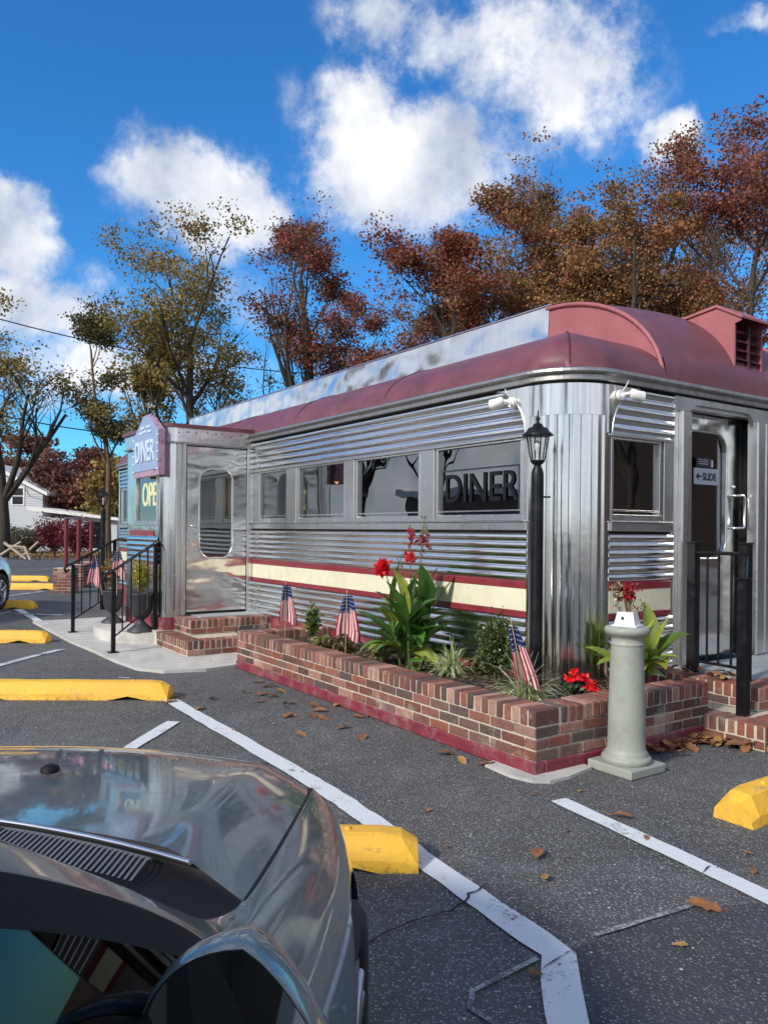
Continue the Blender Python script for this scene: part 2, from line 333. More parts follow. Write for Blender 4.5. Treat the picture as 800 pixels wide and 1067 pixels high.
# ------------------------------------------------------------------ mesh helper
class MB:
    def __init__(s): s.v = []; s.f = []; s.m = []; s.c = []; s.sm = []
    def add(s, verts, faces, mi=0, col=None, smooth=False):
        o = len(s.v); s.v += [tuple(v) for v in verts]
        for f in faces:
            s.f.append(tuple(i+o for i in f)); s.m.append(mi); s.c.append(col or (1, 1, 1)); s.sm.append(smooth)
    def box(s, x0, x1, y0, y1, z0, z1, mi=0, col=None):
        s.add([(x, y, z) for z in (z0, z1) for y in (y0, y1) for x in (x0, x1)],
              [(0, 2, 3, 1), (4, 5, 7, 6), (0, 1, 5, 4), (2, 6, 7, 3), (0, 4, 6, 2), (1, 3, 7, 5)], mi, col)
    def bbox(s, cx, cy, cz, hx, hy, hz, b=.006, rot=0, mi=0, col=None, jit=0):
        """box with chamfered edges"""
        b = min(b, hx*.4, hy*.4, hz*.4)
        V = []; idx = {}
        for sx in (-1, 1):
            for sy in (-1, 1):
                for sz in (-1, 1):
                    j = [random.uniform(-jit, jit) for _ in range(3)]
                    for ax in range(3):
                        p = [sx*(hx-b), sy*(hy-b), sz*(hz-b)]
                        p[ax] += (sx, sy, sz)[ax]*b
                        idx[(sx, sy, sz, ax)] = len(V)
                        x, y = p[0]+j[0], p[1]+j[1]
                        V.append((cx+x*math.cos(rot)-y*math.sin(rot), cy+x*math.sin(rot)+y*math.cos(rot), cz+p[2]+j[2]))
        F = []
        def I(sg, ax): return idx[(sg[0], sg[1], sg[2], ax)]
        for ax in range(3):
            o = [a for a in range(3) if a != ax]
            for sg in (-1, 1):
                q = []
                for a, b_ in ((-1, -1), (1, -1), (1, 1), (-1, 1)):
                    t3 = [0, 0, 0]; t3[ax] = sg; t3[o[0]] = a; t3[o[1]] = b_; q.append(I(t3, ax))
                F.append(tuple(q if (sg == 1) != (ax == 1) else q[::-1]))
        for ax in range(3):       # edges along ax
            o = [a for a in range(3) if a != ax]
            for a in (-1, 1):
                for b_ in (-1, 1):
                    t1 = [0, 0, 0]; t1[ax] = -1; t1[o[0]] = a; t1[o[1]] = b_; t2 = list(t1); t2[ax] = 1
                    F.append((I(t1, o[0]), I(t1, o[1]), I(t2, o[1]), I(t2, o[0])))
        for sx in (-1, 1):
            for sy in (-1, 1):
                for sz in (-1, 1): F.append(tuple(I((sx, sy, sz), a) for a in range(3)))
        s.add(V, F, mi, col)
    def tube(s, pts, rad, n=8, mi=0, col=None, cap=True, smooth=True):
        pts = [Vector(p) for p in pts]
        if not hasattr(rad, '__len__'): rad = [rad]*len(pts)
        V = []; F = []; up = None
        for i, p in enumerate(pts):
            d = (pts[min(i+1, len(pts)-1)]-pts[max(i-1, 0)])
            if d.length < 1e-9: d = Vector((0, 0, 1))
            d.normalize()
            if up is None: up = Vector((0, 0, 1)) if abs(d.z) < .9 else Vector((1, 0, 0))
            a = d.cross(up)
            if a.length < 1e-6: a = d.orthogonal()
            a.normalize(); b = d.cross(a).normalized(); up = -b if False else a.cross(d)
            for k in range(n):
                t = 2*math.pi*k/n; V.append(p+a*math.cos(t)*rad[i]+b*math.sin(t)*rad[i])
        for i in range(len(pts)-1):
            for k in range(n):
                F.append((i*n+k, i*n+(k+1) % n, (i+1)*n+(k+1) % n, (i+1)*n+k))
        s.add(V, F, mi, col, smooth)
        if cap:
            s.add(V[:n], [tuple(range(n))], mi, col); s.add(V[-n:], [tuple(range(n))[::-1]], mi, col)
    def lathe(s, prof, cx=0, cy=0, n=24, mi=0, col=None, smooth=True, z0=0):
        V = []; F = []
        for r, z in prof:
            for k in range(n):
                t = 2*math.pi*k/n; V.append((cx+r*math.cos(t), cy+r*math.sin(t), z+z0))
        for i in range(len(prof)-1):
            for k in range(n): F.append((i*n+k, i*n+(k+1) % n, (i+1)*n+(k+1) % n, (i+1)*n+k))
        s.add(V, F, mi, col, smooth)
        s.add(V[:n], [tuple(range(n))[::-1]], mi, col); s.add(V[-n:], [tuple(range(n))], mi, col)
    def grid(s, P, mi=0, col=None, smooth=True, flip=False):
        """P rows of points"""
        n = len(P[0]); V = [p for r in P for p in r]; F = []
        for i in range(len(P)-1):
            for j in range(n-1):
                q = (i*n+j, i*n+j+1, (i+1)*n+j+1, (i+1)*n+j); F.append(q[::-1] if flip else q)
        s.add(V, F, mi, col, smooth)
    def prism(s, poly, fn, d0, d1, mi=0, col=None):
        """poly 2-D points; fn(u,v,d)->xyz"""
        n = len(poly)
        V = [fn(u, v, d0) for u, v in poly]+[fn(u, v, d1) for u, v in poly]
        F = [tuple(range(n))[::-1], tuple(range(n, 2*n))]+[(i, (i+1) % n, n+(i+1) % n, n+i) for i in range(n)]
        s.add(V, F, mi, col)
    def build(s, name, mats, parent=None, loc=None, rotz=0, fixn=False):
        me = bpy.data.meshes.new(name); me.from_pydata(s.v, [], s.f)
        if isinstance(mats, str): mats = [mats]
        for m_ in mats: me.materials.append(M[m_])
        me.polygons.foreach_set('material_index', s.m)
        me.polygons.foreach_set('use_smooth', s.sm)
        a = me.attributes.new('Col', 'FLOAT_COLOR', 'FACE')
        a.data.foreach_set('color', np.array([c4(c) for c in s.c], dtype=np.float32).ravel())
        if fixn:
            bm = bmesh.new(); bm.from_mesh(me); bmesh.ops.recalc_face_normals(bm, faces=bm.faces); bm.to_mesh(me); bm.free()
        me.update()
        o = bpy.data.objects.new(name, me); COL.objects.link(o)
        if parent: o.parent = parent
        if loc: o.location = loc
        o.rotation_euler = (0, 0, rotz)
        return o
def np_mesh(name, V, F, cols, mat, parent=None):
    """fast quad mesh: V (n,3), F (m,4), cols (m,3)"""
    me = bpy.data.meshes.new(name); m = len(F)
    me.vertices.add(len(V)); me.vertices.foreach_set('co', V.astype(np.float32).ravel())
    me.loops.add(m*4); me.loops.foreach_set('vertex_index', F.astype(np.int32).ravel())
    me.polygons.add(m); me.polygons.foreach_set('loop_start', np.arange(m, dtype=np.int32)*4)
    me.update(calc_edges=True)
    me.materials.append(M[mat])
    a = me.attributes.new('Col', 'FLOAT_COLOR', 'FACE')
    a.data.foreach_set('color', np.hstack([cols, np.ones((m, 1))]).astype(np.float32).ravel())
    o = bpy.data.objects.new(name, me); COL.objects.link(o)
    if parent: o.parent = parent
    return o
def tag(o, label=None, cat=None, group=None, kind=None):
    if label: o['label'] = label
    if cat: o['category'] = cat
    if group: o['group'] = group
    if kind: o['kind'] = kind
    return o
def empty(name, loc=(0, 0, 0), rz=0, label=None, cat=None, group=None):
    o = bpy.data.objects.new(name, None); COL.objects.link(o); o.empty_display_size = .2
    o.location = loc; o.rotation_euler = (0, 0, rz); return tag(o, label, cat, group)
def copy_tree(o, parent=None):
    c = o.copy(); COL.objects.link(c); c.parent = parent
    for ch in list(o.children): copy_tree(ch, c)
    return c
def text_mesh(txt, size=1.0, extrude=.01, bold=0.0):
    cu = bpy.data.curves.new('lettering', 'FONT'); cu.body = txt; cu.size = size; cu.extrude = extrude; cu.offset = bold
    cu.align_x = 'CENTER'; cu.align_y = 'CENTER'
    o = bpy.data.objects.new('lettering', cu); COL.objects.link(o)
    dg = bpy.context.evaluated_depsgraph_get(); dg.update()
    me = bpy.data.meshes.new_from_object(o.evaluated_get(dg))
    bpy.data.objects.remove(o); bpy.data.curves.remove(cu)
    return me
def text_obj(name, txt, parent, mat, w, h, fn, depth=.006, bold=.01):
    """text stretched to w x h, mapped by fn(u,v,d) into the parent's space"""
    me = text_mesh(txt, 1.0, .5, bold)
    me.materials.clear(); me.materials.append(M[mat])
    co = np.array([v.co[:] for v in me.vertices]); mn = co.min(0); mx = co.max(0)
    for v in me.vertices:
        u = ((v.co.x-mn[0])/(mx[0]-mn[0])-.5)*w; q = ((v.co.y-mn[1])/(mx[1]-mn[1])-.5)*h
        v.co = fn(u, q, (v.co.z+.5)*depth)
    me.update()
    o = bpy.data.objects.new(name, me); COL.objects.link(o); o.parent = parent
    return o

# diner frame: local x runs right along the front, local y runs away along the long side
CX, CY, ANG = 1.34, 5.62, R(34.4)
def D2W(w, s, z=0): return (CX+math.cos(ANG)*w-math.sin(ANG)*s, CY+math.sin(ANG)*w+math.cos(ANG)*s, z)

# ------------------------------------------------------------------ ground
mb = MB(); mb.add([(-600, -600, -.02), (600, -600, -.02), (600, 900, -.02), (-600, 900, -.02)], [(0, 1, 2, 3)])
tag(mb.build('ground', 'earth'), kind='structure')
mb = MB(); mb.add([(-45, -30, 0), (32, -30, 0), (32, 37, 0), (-45, 39, 0)], [(0, 1, 2, 3)])
tag(mb.build('parking_lot', 'asphalt'), kind='structure')
mb = MB(); P = [D2W(w, s, .004) for w, s in ((-2.36, -2.06), (-2.15, -2.08), (-1.64, -2.12), (-1.30, -2.3), (-1.2, -3.2), (-1.6, -6), (-6, -6), (-2.75, -2.6))]
mb.add(P, [tuple(range(8))]); tag(mb.build('asphalt_patch', 'asphalt_new'), kind='structure')

def strip(name, pts, width, mat, z=.008, ws=None, jag=.004):
    """painted strip following points on the ground (world coordinates)"""
    Q = []
    for i in range(len(pts)-1):
        a, b_ = Vector(pts[i][:2]), Vector(pts[i+1][:2]); n = max(2, int((b_-a).length/.12))
        for k in range(n): Q.append(a.lerp(b_, k/n))
    Q.append(Vector(pts[-1][:2]))
    rows = []
    for i, p in enumerate(Q):
        d = (Q[min(i+1, len(Q)-1)]-Q[max(i-1, 0)]).normalized(); n = Vector((-d.y, d.x))
        w = width/2
        l = p+n*(w+random.uniform(-jag, jag)); r_ = p-n*(w+random.uniform(-jag, jag))
        rows.append([(r_.x, r_.y, z), (l.x, l.y, z)])
    m_ = MB(); m_.grid(rows, smooth=False, flip=False)
    return m_.build(name, mat)
def smooth_pts(P, n=6):
    P = [Vector(p[:2]) for p in P]; Q = []
    for i in range(len(P)-1):
        a, b_, c_, d_ = P[max(i-1, 0)], P[i], P[i+1], P[min(i+2, len(P)-1)]
        for k in range(n):
            t = k/n; Q.append(.5*((2*b_)+(c_-a)*t+(2*a-5*b_+4*c_-d_)*t*t+(3*b_-a-3*c_+d_)*t**3))
    return Q+[P[-1]]
def painted(name, pts, width, mat='line_paint', z=.008, jag=.0055): tag(strip(name, pts, width, mat, z, jag=jag), kind='structure')
LP = [D2W(-2.10, 2.42), D2W(-2.13, .2), D2W(-2.16, -.7), D2W(-2.2, -1.4), D2W(-2.29, -1.93)]
painted('parking_line', smooth_pts([D2W(-2.10, 2.42), D2W(-2.13, .2), D2W(-2.17, -.6), D2W(-2.24, -1.2)])+[(.598, 2.60), (.54, 2.27), (.49, 1.2), (.45, -2)], .122)
painted('parking_line', [(-1.53, 5.70), (-1.64, 4.87), (-1.75, 3.6), (-1.9, 0)], .10)
painted('parking_line', [D2W(-1.19, -1.02), D2W(-1.33, -2.24), D2W(-1.7, -5.5)], .105)
painted('parking_line', [(-3.74, 9.05), (-3.83, 8.6), (-3.93, 7.9), (-4.1, 5), (-4.2, 2)], .095, 'line_paint_worn')
painted('parking_line', [D2W(-1.9, 10.8), D2W(-1.97, 6.6)], .12)
painted('parking_line', [(-6.25, 13.0), (-6.5, 10), (-6.8, 5)], .10, 'line_paint_worn')
painted('parking_line', [(-7.55, 17.3), (-7.75, 15.9), (-8.6, 9)], .12, 'line_paint_worn')
painted('parking_line', [(-6.0, 12.7), (-5.2, 12.6)], .10, 'line_paint_worn')
painted('parking_line', [(-9.9, 21), (-10.6, 14)], .10, 'line_paint_worn')
# spray marks where the asphalt was surveyed, and small old paint dabs
painted('chalk_mark', [D2W(-1.64, -2.12), D2W(-2.13, -2.06)], .020, 'chalk', .0125, jag=.004)
painted('chalk_mark', [D2W(-2.40, -2.05), D2W(-2.70, -2.07), D2W(-2.76, -2.13), D2W(-2.74, -2.35), D2W(-2.72, -2.6)], .017, 'chalk', .0105, jag=.004)
for (x, y, w) in ((-2.65, 6.9, .2), (-2.3, 7.1, .16), (-2.05, 6.85, .2), (-3.1, 7.0, .25), (-2.5, 7.35, .12)):
    painted('old_paint', [(x, y), (x+w, y+random.uniform(-.03, .03))], .03, 'line_paint_worn', .010, jag=.012)
def crack(pts, w=.006, z=.0135):
    Q = []
    for i in range(len(pts)-1):
        a, b_ = Vector(pts[i][:2]), Vector(pts[i+1][:2]); n = max(3, int((b_-a).length/.03))
        for k in range(n): Q.append(tuple(a.lerp(b_, k/n)+Vector((random.gauss(0, .006), random.gauss(0, .006)))))
    Q.append(pts[-1])
    rows = []
    for i, p in enumerate(Q):
        a = Vector(Q[max(i-1, 0)][:2]); b_ = Vector(Q[min(i+1, len(Q)-1)][:2]); d = (b_-a).normalized(); n = Vector((-d.y, d.x)); ww = w*random.uniform(.3, 1.4)*(.3 if i in (0, len(Q)-1) else 1)
        rows.append([(p[0]-n.x*ww, p[1]-n.y*ww, z), (p[0]+n.x*ww, p[1]+n.y*ww, z)])
    m_ = MB(); m_.grid(rows, smooth=False); tag(m_.build('asphalt_crack', 'crack_dark'), kind='structure')
crack([(.41, 3.10), (.33, 2.98), (.25, 2.88), (.05, 2.75), (-.1, 2.6)], .0045)
crack([(.52, 2.50), (.60, 2.58), (.66, 2.62)], .003)
crack([D2W(-1.37, -1.98), D2W(-1.27, -1.95)], .003)
# concrete pad round the entrance
pad = [(-2.05, 8.6), (-2.05, 6.2), (-2.0, 5.3), (-1.98, 4.5), (-1.92, 3.9), (-1.75, 3.62), (-1.36, 3.5), (-1.02, 3.56), (0, 3.7), (0, 8.6)]
mb = MB(); mb.prism(pad, lambda u, v, d: D2W(u, v, d), -.01, .03); tag(mb.build('concrete_pad', 'concrete', fixn=True), kind='structure')
mb = MB()
ring = [(-1.06+.03*math.cos(a)+(.06 if 0 else 0), 0) for a in (0,)]
P = []
for k in range(15):
    a = math.pi*.5+k/14*math.pi*1.0
    P.append((-.98+.16*math.cos(a)-.0, -.66+.16*math.sin(a)))
P = [(-1.12, -.36), (-1.14, -.60), (-1.10, -.74), (-1.02, -.80), (-.86, -.80), (-.62, -.755), (-.6, -.5), (-.9, -.3)]
mb.prism(P, lambda u, v, d: D2W(u, v, d), -.01, .018); tag(mb.build('footing_collar', 'concrete', fixn=True), kind='structure')

# ------------------------------------------------------------------ bricks
BR = [(.20, .078, .058), (.165, .066, .052), (.23, .092, .066), (.125, .062, .052), (.18, .085, .065), (.10, .072, .062), (.22, .075, .052), (.15, .09, .074), (.24, .10, .075), (.30, .16, .125), (.27, .125, .10), (.34, .20, .16)]
def brick_col():
    c = random.choice(BR); k = random.uniform(.8, 1.15); return tuple(x*k for x in c)
def stretcher(mb, o, along, length, z0, n, thick=.2, h=.057, L=.19, j=.011, face=1):
    """courses of bricks. o=(x,y) start of outer face; along = unit dir; bricks lie to the left of along when face=1"""
    ax, ay = along; nx, ny = -ay*face, ax*face; rot = math.atan2(ay, ax)
    for c in range(n):
        z = z0+c*(h+j)+j/2+h/2
        x = -(L+j)/2 if c % 2 else 0
        while x < length-.01:
            a = max(0, x)+j/2; b_ = min(length, x+L+j)-j/2
            if b_-a > .02:
                m = (a+b_)/2
                mb.bbox(o[0]+ax*m+nx*(thick/2), o[1]+ay*m+ny*(thick/2), z, (b_-a)/2, thick/2, h/2, .005, rot, 0, brick_col(), .0015)
            x += L+j
def rowlock(mb, o, along, length, z0, depth=.2, h=.095, wd=.057, j=.011, face=1):
    ax, ay = along; nx, ny = -ay*face, ax*face; rot = math.atan2(ay, ax)
    n = max(1, round(length/(wd+j))); p = length/n
    for i in range(n):
        m = (i+.5)*p
        mb.bbox(o[0]+ax*m+nx*depth/2, o[1]+ay*m+ny*depth/2, z0+h/2+random.uniform(-.001, .001), (p-j)/2, depth/2+random.uniform(-.002, .002), h/2, .006, rot, 0, brick_col(), .002)

# planter bed ---------------------------------------------------------------
PL = empty('brick_planter', D2W(0, 0), ANG, 'low L-shaped red brick planter with burgundy painted base in front of the steel diner', 'planter')
wx, sy, tk = -1.02, -.68, .2
mb = MB(); zb = .083; co = .068
stretcher(mb, (wx, 3.53), (0, -1), 3.53-sy, zb, 3, tk, face=1)
stretcher(mb, (wx, sy), (1, 0), .68-wx, zb, 3, tk, face=1)
stretcher(mb, (0, 3.53), (-1, 0), 1.0, zb, 3, tk, face=1)
o_ = mb.build('brick_courses', 'brick', PL)
mb = MB(); zt = zb+3*co
rowlock(mb, (wx, 3.53), (0, -1), 3.53-sy, zt, tk+.004)
rowlock(mb, (wx+.212, sy), (1, 0), .68-wx-.212, zt, tk+.004)
rowlock(mb, (0, 3.53), (-1, 0), .8, zt, tk)
mb.build('brick_cap', 'brick', PL)
mb = MB(); e = .0068
mb.box(wx+e, wx+tk-e, sy+e, 3.53-e, 0, zt+.088); mb.box(wx+tk-e, .68, sy+e, sy+tk-e, 0, zt+.088); mb.box(wx+tk-e, -.002, 3.33+e, 3.53-e, 0, zt+.088)
mb.build('mortar_core', 'mortar', PL)
mb = MB(); mb.bbox(wx-.004+.04, (3.53+sy)/2, .043, .044, (3.53-sy)/2+.004, .043, .01); mb.bbox((.68+wx)/2+.04, sy-.004+.04, .0425, (.68-wx)/2-.04, .044, .0425, .01)
mb.build('painted_base', 'base_red', PL)
# bed of mulch
def lumpy(x0, x1, y0, y1, n, m, z, amp, mat, name, parent):
    mb = MB(); rows = []
    for i in range(n+1):
        rows.append([(x0+(x1-x0)*i/n, y0+(y1-y0)*j/m, z+random.uniform(-amp, amp)) for j in range(m+1)])
    mb.grid(rows, flip=True); return mb.build(name, mat, parent)
lumpy(wx+tk-.01, .0, sy+tk-.01, 3.34, 16, 50, .285, .018, 'soil', 'soil', PL)
lumpy(-.01, .66, sy+tk-.01, -.01, 12, 10, .283, .018, 'soil', 'soil', PL)

# ------------------------------------------------------------------ diner
DN = empty('diner', D2W(0, 0), ANG, 'stainless steel railcar diner with burgundy roof, fluted panels, cream stripe and rounded corners', 'diner')
LEN, WID, RC = 11.8, 4.3, .42
ZF, ZS, ZH, ZE = .33, 1.565, 2.155, 2.56     # floor, glass bottom, header, eave
def F_long(u, v, d): return (-d, u, v)        # on the long side (w=0): u along s, v height, d outward
def F_front(u, v, d): return (u, -d, v)       # on the front (s=0): u along w
WINS = [(.47, 1.55), (1.78, 2.88), (3.09, 4.14), (4.40, 5.18), (6.75, 7.7), (7.9, 8.85), (9.05, 10.0), (10.25, 11.2)]
# plain wall shell
mb = MB()
def wallbox(u0, u1, v0, v1, side):
    if side == 'L': mb.box(0, .08, u0, u1, v0, v1)
    elif side == 'F': mb.box(u0, u1, 0, .08, v0, v1)
wallbox(RC, LEN-RC, .12, ZS-.06, 'L'); wallbox(RC, LEN-RC, ZH, ZE, 'L')
edges = [RC]+[x for w in WINS for x in w]+[LEN-RC]
for i in range(0, len(edges), 2): wallbox(edges[i], edges[i+1], ZS-.06, ZH, 'L')
for a, b_ in ((RC, 1.25), (2.5, WID-RC)): wallbox(a, b_, .12, ZS-.06, 'F'); wallbox(a, b_, ZH, ZE, 'F')
wallbox(1.25, 2.5, 2.45, ZE, 'F')
for a, b_ in ((RC, .435), (1.06, 1.25), (2.5, 2.75), (3.38, WID-RC)): wallbox(a, b_, ZS-.06, ZH, 'F')
mb.box(WID-.08, WID, RC, LEN-RC, .12, ZE); mb.box(RC, WID-RC, LEN-.08, LEN, .12, ZE)
mb.build('wall', 'steel_frame', DN)
# burgundy plinth under the body
mb = MB(); mb.box(-.015, .0, RC, LEN-RC, 0, .35); mb.box(RC, 1.2, -.015, 0, 0, .35); mb.box(2.5, WID-RC, -.015, 0, 0, .35)
mb.build('plinth', 'base_red', DN)
# corner columns: faceted flutes below, smooth drum above
def corner(cx, cy, a0):
    mb = MB(); n = 8; zs = [.10, .6, 1.1, 1.6, 2.31]
    for k in range(n):
        rows = []
        for q in range(5):
            t = q/4; a = a0+(k+t*.94+.03)/n*math.pi/2; rr = RC+.012+.005*math.sin(t*math.pi)
            rows.append([(cx+rr*math.cos(a), cy+rr*math.sin(a), z) for z in zs])
        mb.grid(rows, smooth=True, flip=False)
        a = a0+(k+.97)/n*math.pi/2; a2 = a0+(k+1.03)/n*math.pi/2; am = (a+a2)/2
        rows = [[(cx+rr*math.cos(q), cy+rr*math.sin(q), z) for z in (zs[0], zs[-1])] for q, rr in ((a, RC+.0138), (am, RC+.004), (a2, RC+.0138))]
        if k < n-1: mb.grid(rows, smooth=False)
    o = mb.build('corner_column', 'steel_column', DN)
    mb = MB(); rows = []
    for k in range(25):
        a = a0+k/24*math.pi/2; rr = RC+.02
        rows.append([(cx+rr*math.cos(a), cy+rr*math.sin(a), z) for z in (2.30, 2.40, 2.56)])
    mb.grid(rows); rows = []
    for k in range(25):
        a = a0+k/24*math.pi/2; rows.append([(cx+rr*math.cos(a), cy+rr*math.sin(a), 2.30) for rr in (RC+.0, RC+.02)])
    mb.grid(rows)
    # shallow pressed ribs of the drum
    for q in (.16, .30, .44, .58, .72, .86):
        a = a0+q*math.pi/2; mb.tube([(cx+(RC+.018)*math.cos(a), cy+(RC+.018)*math.sin(a), z) for z in (2.31, 2.55)], .004, 5, 0)
    mb.build('corner_drum', 'steel_column', DN)
    # inner backing so that nothing shows through
    mb = MB(); rows = [[(cx+(RC-.02)*math.cos(a0+k/8*math.pi/2), cy+(RC-.02)*math.sin(a0+k/8*math.pi/2), z) for z in (0, 2.6)] for k in range(9)]
    mb.grid(rows); mb.build('corner_backing', 'interior', DN)
corner(RC, RC, math.pi); corner(WID-RC, RC, math.pi*1.5); corner(RC, LEN-RC, math.pi*.5); corner(WID-RC, LEN-RC, 0)

def flutes(name, fn, u0, u1, z0, z1, n, mat='steel_flute', dep=.017, cut=None):
    mb = MB(); rows = []; k = 7; wob = [random.uniform(-.0015, .0015) for _ in range(400)]
    nu = max(2, int((u1-u0)/.25))
    for iu in range(nu+1):
        u = u0+(u1-u0)*iu/nu; r_ = []
        for i in range(n):
            for q in range(k):
                t = q/k; z = z0+(z1-z0)*(i+t)/n
                r_.append(fn(u, z, .004+dep*math.sin(math.pi*t)**.75+wob[(iu*7+i*3) % 400]))
        r_.append(fn(u, z1, .004)); rows.append(r_)
    mb.grid(rows, smooth=True)
    # close the two cut ends of the panel
    for u in (u0, u1):
        for i in range(n):
            pts = [fn(u, z0+(z1-z0)*(i+q/6)/n, .004+dep*math.sin(math.pi*q/6)**.75) for q in range(7)]
            mb.add(pts, [tuple(range(7))])
    return mb.build(name, mat, DN)
def flatbox(name, fn, u0, u1, v0, v1, d0, d1, mat, b=.004, parent=None):
    mb = MB(); n = max(1, int((u1-u0)/.6))
    a = fn((u0+u1)/2, (v0+v1)/2, (d0+d1)/2); p = fn(u0, v0, d0); q = fn(u1, v1, d1)
    mb.bbox(a[0], a[1], a[2], abs(p[0]-q[0])/2, abs(p[1]-q[1])/2, abs(p[2]-q[2])/2, b)
    return mb.build(name, mat, parent or DN)
flutes('upper_fluted_panel', F_long, RC, 5.36, 2.175, 2.545, 5)
flutes('upper_fluted_panel', F_long, 6.55, LEN-RC, 2.175, 2.545, 5)
flutes('middle_fluted_panel', F_long, RC, 5.36, 1.04, 1.41, 6)
flutes('middle_fluted_panel', F_long, 6.55, LEN-RC, 1.04, 1.41, 6)
flutes('lower_fluted_panel', F_long, RC, 5.36, .33, .757, 6)
flutes('lower_fluted_panel', F_long, 6.55, LEN-RC, .33, .757, 6)
flutes('upper_fluted_panel', F_front, RC, 1.20, 2.175, 2.545, 5)
flutes('middle_fluted_panel', F_front, RC, 1.20, 1.04, 1.41, 6)
flutes('lower_fluted_panel', F_front, RC, 1.20, .33, .757, 6)
flutes('upper_fluted_panel', F_front, 2.66, WID-RC, 2.175, 2.545, 5)
flutes('middle_fluted_panel', F_front, 2.66, WID-RC, 1.04, 1.41, 6)
for fn, u0, u1 in ((F_long, RC, 5.36), (F_long, 6.55, LEN-RC), (F_front, RC, 1.17), (F_front, 2.66, WID-RC)):
    flatbox('burgundy_stripe', fn, u0, u1, .982, 1.037, 0, .017, 'stripe_red', .002)
    flatbox('cream_stripe', fn, u0, u1, .809, .981, 0, .014, 'cream', .002)
    flatbox('burgundy_stripe', fn, u0, u1, .760, .808, 0, .017, 'stripe_red', .002)
    flatbox('sill_band', fn, u0, u1, 1.432, 1.497, 0, .030, 'steel_trim', .004)
    flatbox('sill_rail', fn, u0, u1, 1.4985, 1.508, 0, .045, 'steel_frame', .003)
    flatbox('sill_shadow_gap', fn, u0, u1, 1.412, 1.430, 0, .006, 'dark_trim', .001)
    flatbox('header_trim', fn, u0, u1, 2.150, 2.172, 0, .030, 'steel_frame', .004)
# windows
BLIND = 0
def window(fn, a, b_, name='window', z0=1.51, z1=2.148, deep=-.02, mull=False):
    mb = MB(); fw = .028
    def bar(u0, u1, v0, v1, d0=-.03, d1=.012):
        p, q = fn(u0, v0, d0), fn(u1, v1, d1); c = [(p[i]+q[i])/2 for i in range(3)]; h = [abs(p[i]-q[i])/2 for i in range(3)]
        mb.bbox(*c, *h, .003)
    bar(a, b_, z0, z0+.05); bar(a, b_, z1-fw*.6, z1); bar(a, a+fw, z0+.0505, z1-fw*.6-.0005); bar(b_-fw, b_, z0+.0505, z1-fw*.6-.0005)
    fr = mb.build(name, 'steel_trim', DN)
    mb = MB(); mb.add([fn(a+fw*.5, z0+.03, deep), fn(b_-fw*.5, z0+.03, deep), fn(b_-fw*.5, z1-.01, deep), fn(a+fw*.5, z1-.01, deep)], [(0, 1, 2, 3)])
    g = mb.build('pane', 'diner_glass', fr)
    mb = MB(); p, q = fn(a+fw, z0+.075, deep+.004), fn(b_-fw, z0+.087, deep+.010)
    c = [(p[i]+q[i])/2 for i in range(3)]; h = [abs(p[i]-q[i])/2 for i in range(3)]; mb.bbox(*c, *h, .001); mb.build('screen_rail', 'silver', fr)
    return fr
wlist = [window(F_long, a, b_) for a, b_ in WINS]
w5 = window(F_front, .437, 1.05)
window(F_front, 2.76, 3.37)
# upright trims between the windows
for i in range(len(WINS)-1):
    a, b_ = WINS[i][1], WINS[i+1][0]
    if b_-a < .6:
        flatbox('window_post', F_long, a+.012, b_-.012, 1.509, 2.149, 0, .022, 'steel_frame', .004)
flatbox('window_post', F_front, 1.065, 1.165, 1.509, 2.149, 0, .022, 'steel_frame', .004)
# lettering in the window nearest the corner
text_obj('window_lettering', 'DINER', wlist[0], 'ink_grey', .90, .24, lambda u, v, d: (.012-d, .985-u, 1.79+v), .004, .004)
mb = MB(); mb.bbox(.014, .985, 1.945, .003, .50, .006, .001); mb.bbox(.014, .53, 1.77, .003, .008, .18, .001); mb.build('sign_frame', 'ink', wlist[0])
# rounded plates at the upper corners beside the drum
for fn in (F_long, F_front):
    mb = MB(); P = [(RC-.03, 2.173), (RC-.03, 2.556), (.86, 2.556)]+[(.86-.43*math.sin(t), 2.173+.383*math.cos(t)) for t in [math.pi/2*k/14 for k in range(15)]][1:]
    mb.prism(P, fn, .002, .026); mb.build('corner_plate', 'steel_column', DN, fixn=True)
    mb = MB(); mb.tube([fn(.86-.43*math.sin(t), 2.173+.383*math.cos(t), .027) for t in [math.pi/2*k/18 for k in range(19)]], .006, 6); mb.build('curved_bead', 'steel_trim', DN)
# front doorway
def post(u0, u1, z0, z1, d0, d1, mat='steel_trim', nm='door_post'): flatbox(nm, F_front, u0, u1, z0, z1, d0, d1, mat, .012)
post(1.20, 1.25, .35, 2.55, 0, .02, 'steel_frame'); post(1.252, 1.385, .34, 2.42, -.05, .06)
post(2.35, 2.48, .34, 2.42, -.05, .06); post(2.50, 2.56, .34, 2.42, -.02, .05); post(2.575, 2.655, .34, 2.55, 0, .02, 'steel_frame')
# header with rounded lower corners
mb = MB(); P = [(1.2, 2.557), (1.2, 2.422), (1.386, 2.422)]
for k in range(9): t = math.pi/2*k/8; P.append((1.386+.14*(1-math.cos(t)), 2.36+.125*math.sin(t)))
for k in range(9): t = math.pi/2*(1-k/8); P.append((2.349-.14*(1-math.cos(t)), 2.36+.125*math.sin(t)))
P += [(2.349, 2.422), (2.655, 2.422), (2.655, 2.557)]
mb.prism(P, F_front, -.02, .024); mb.build('door_header', 'steel_frame', DN, fixn=True)
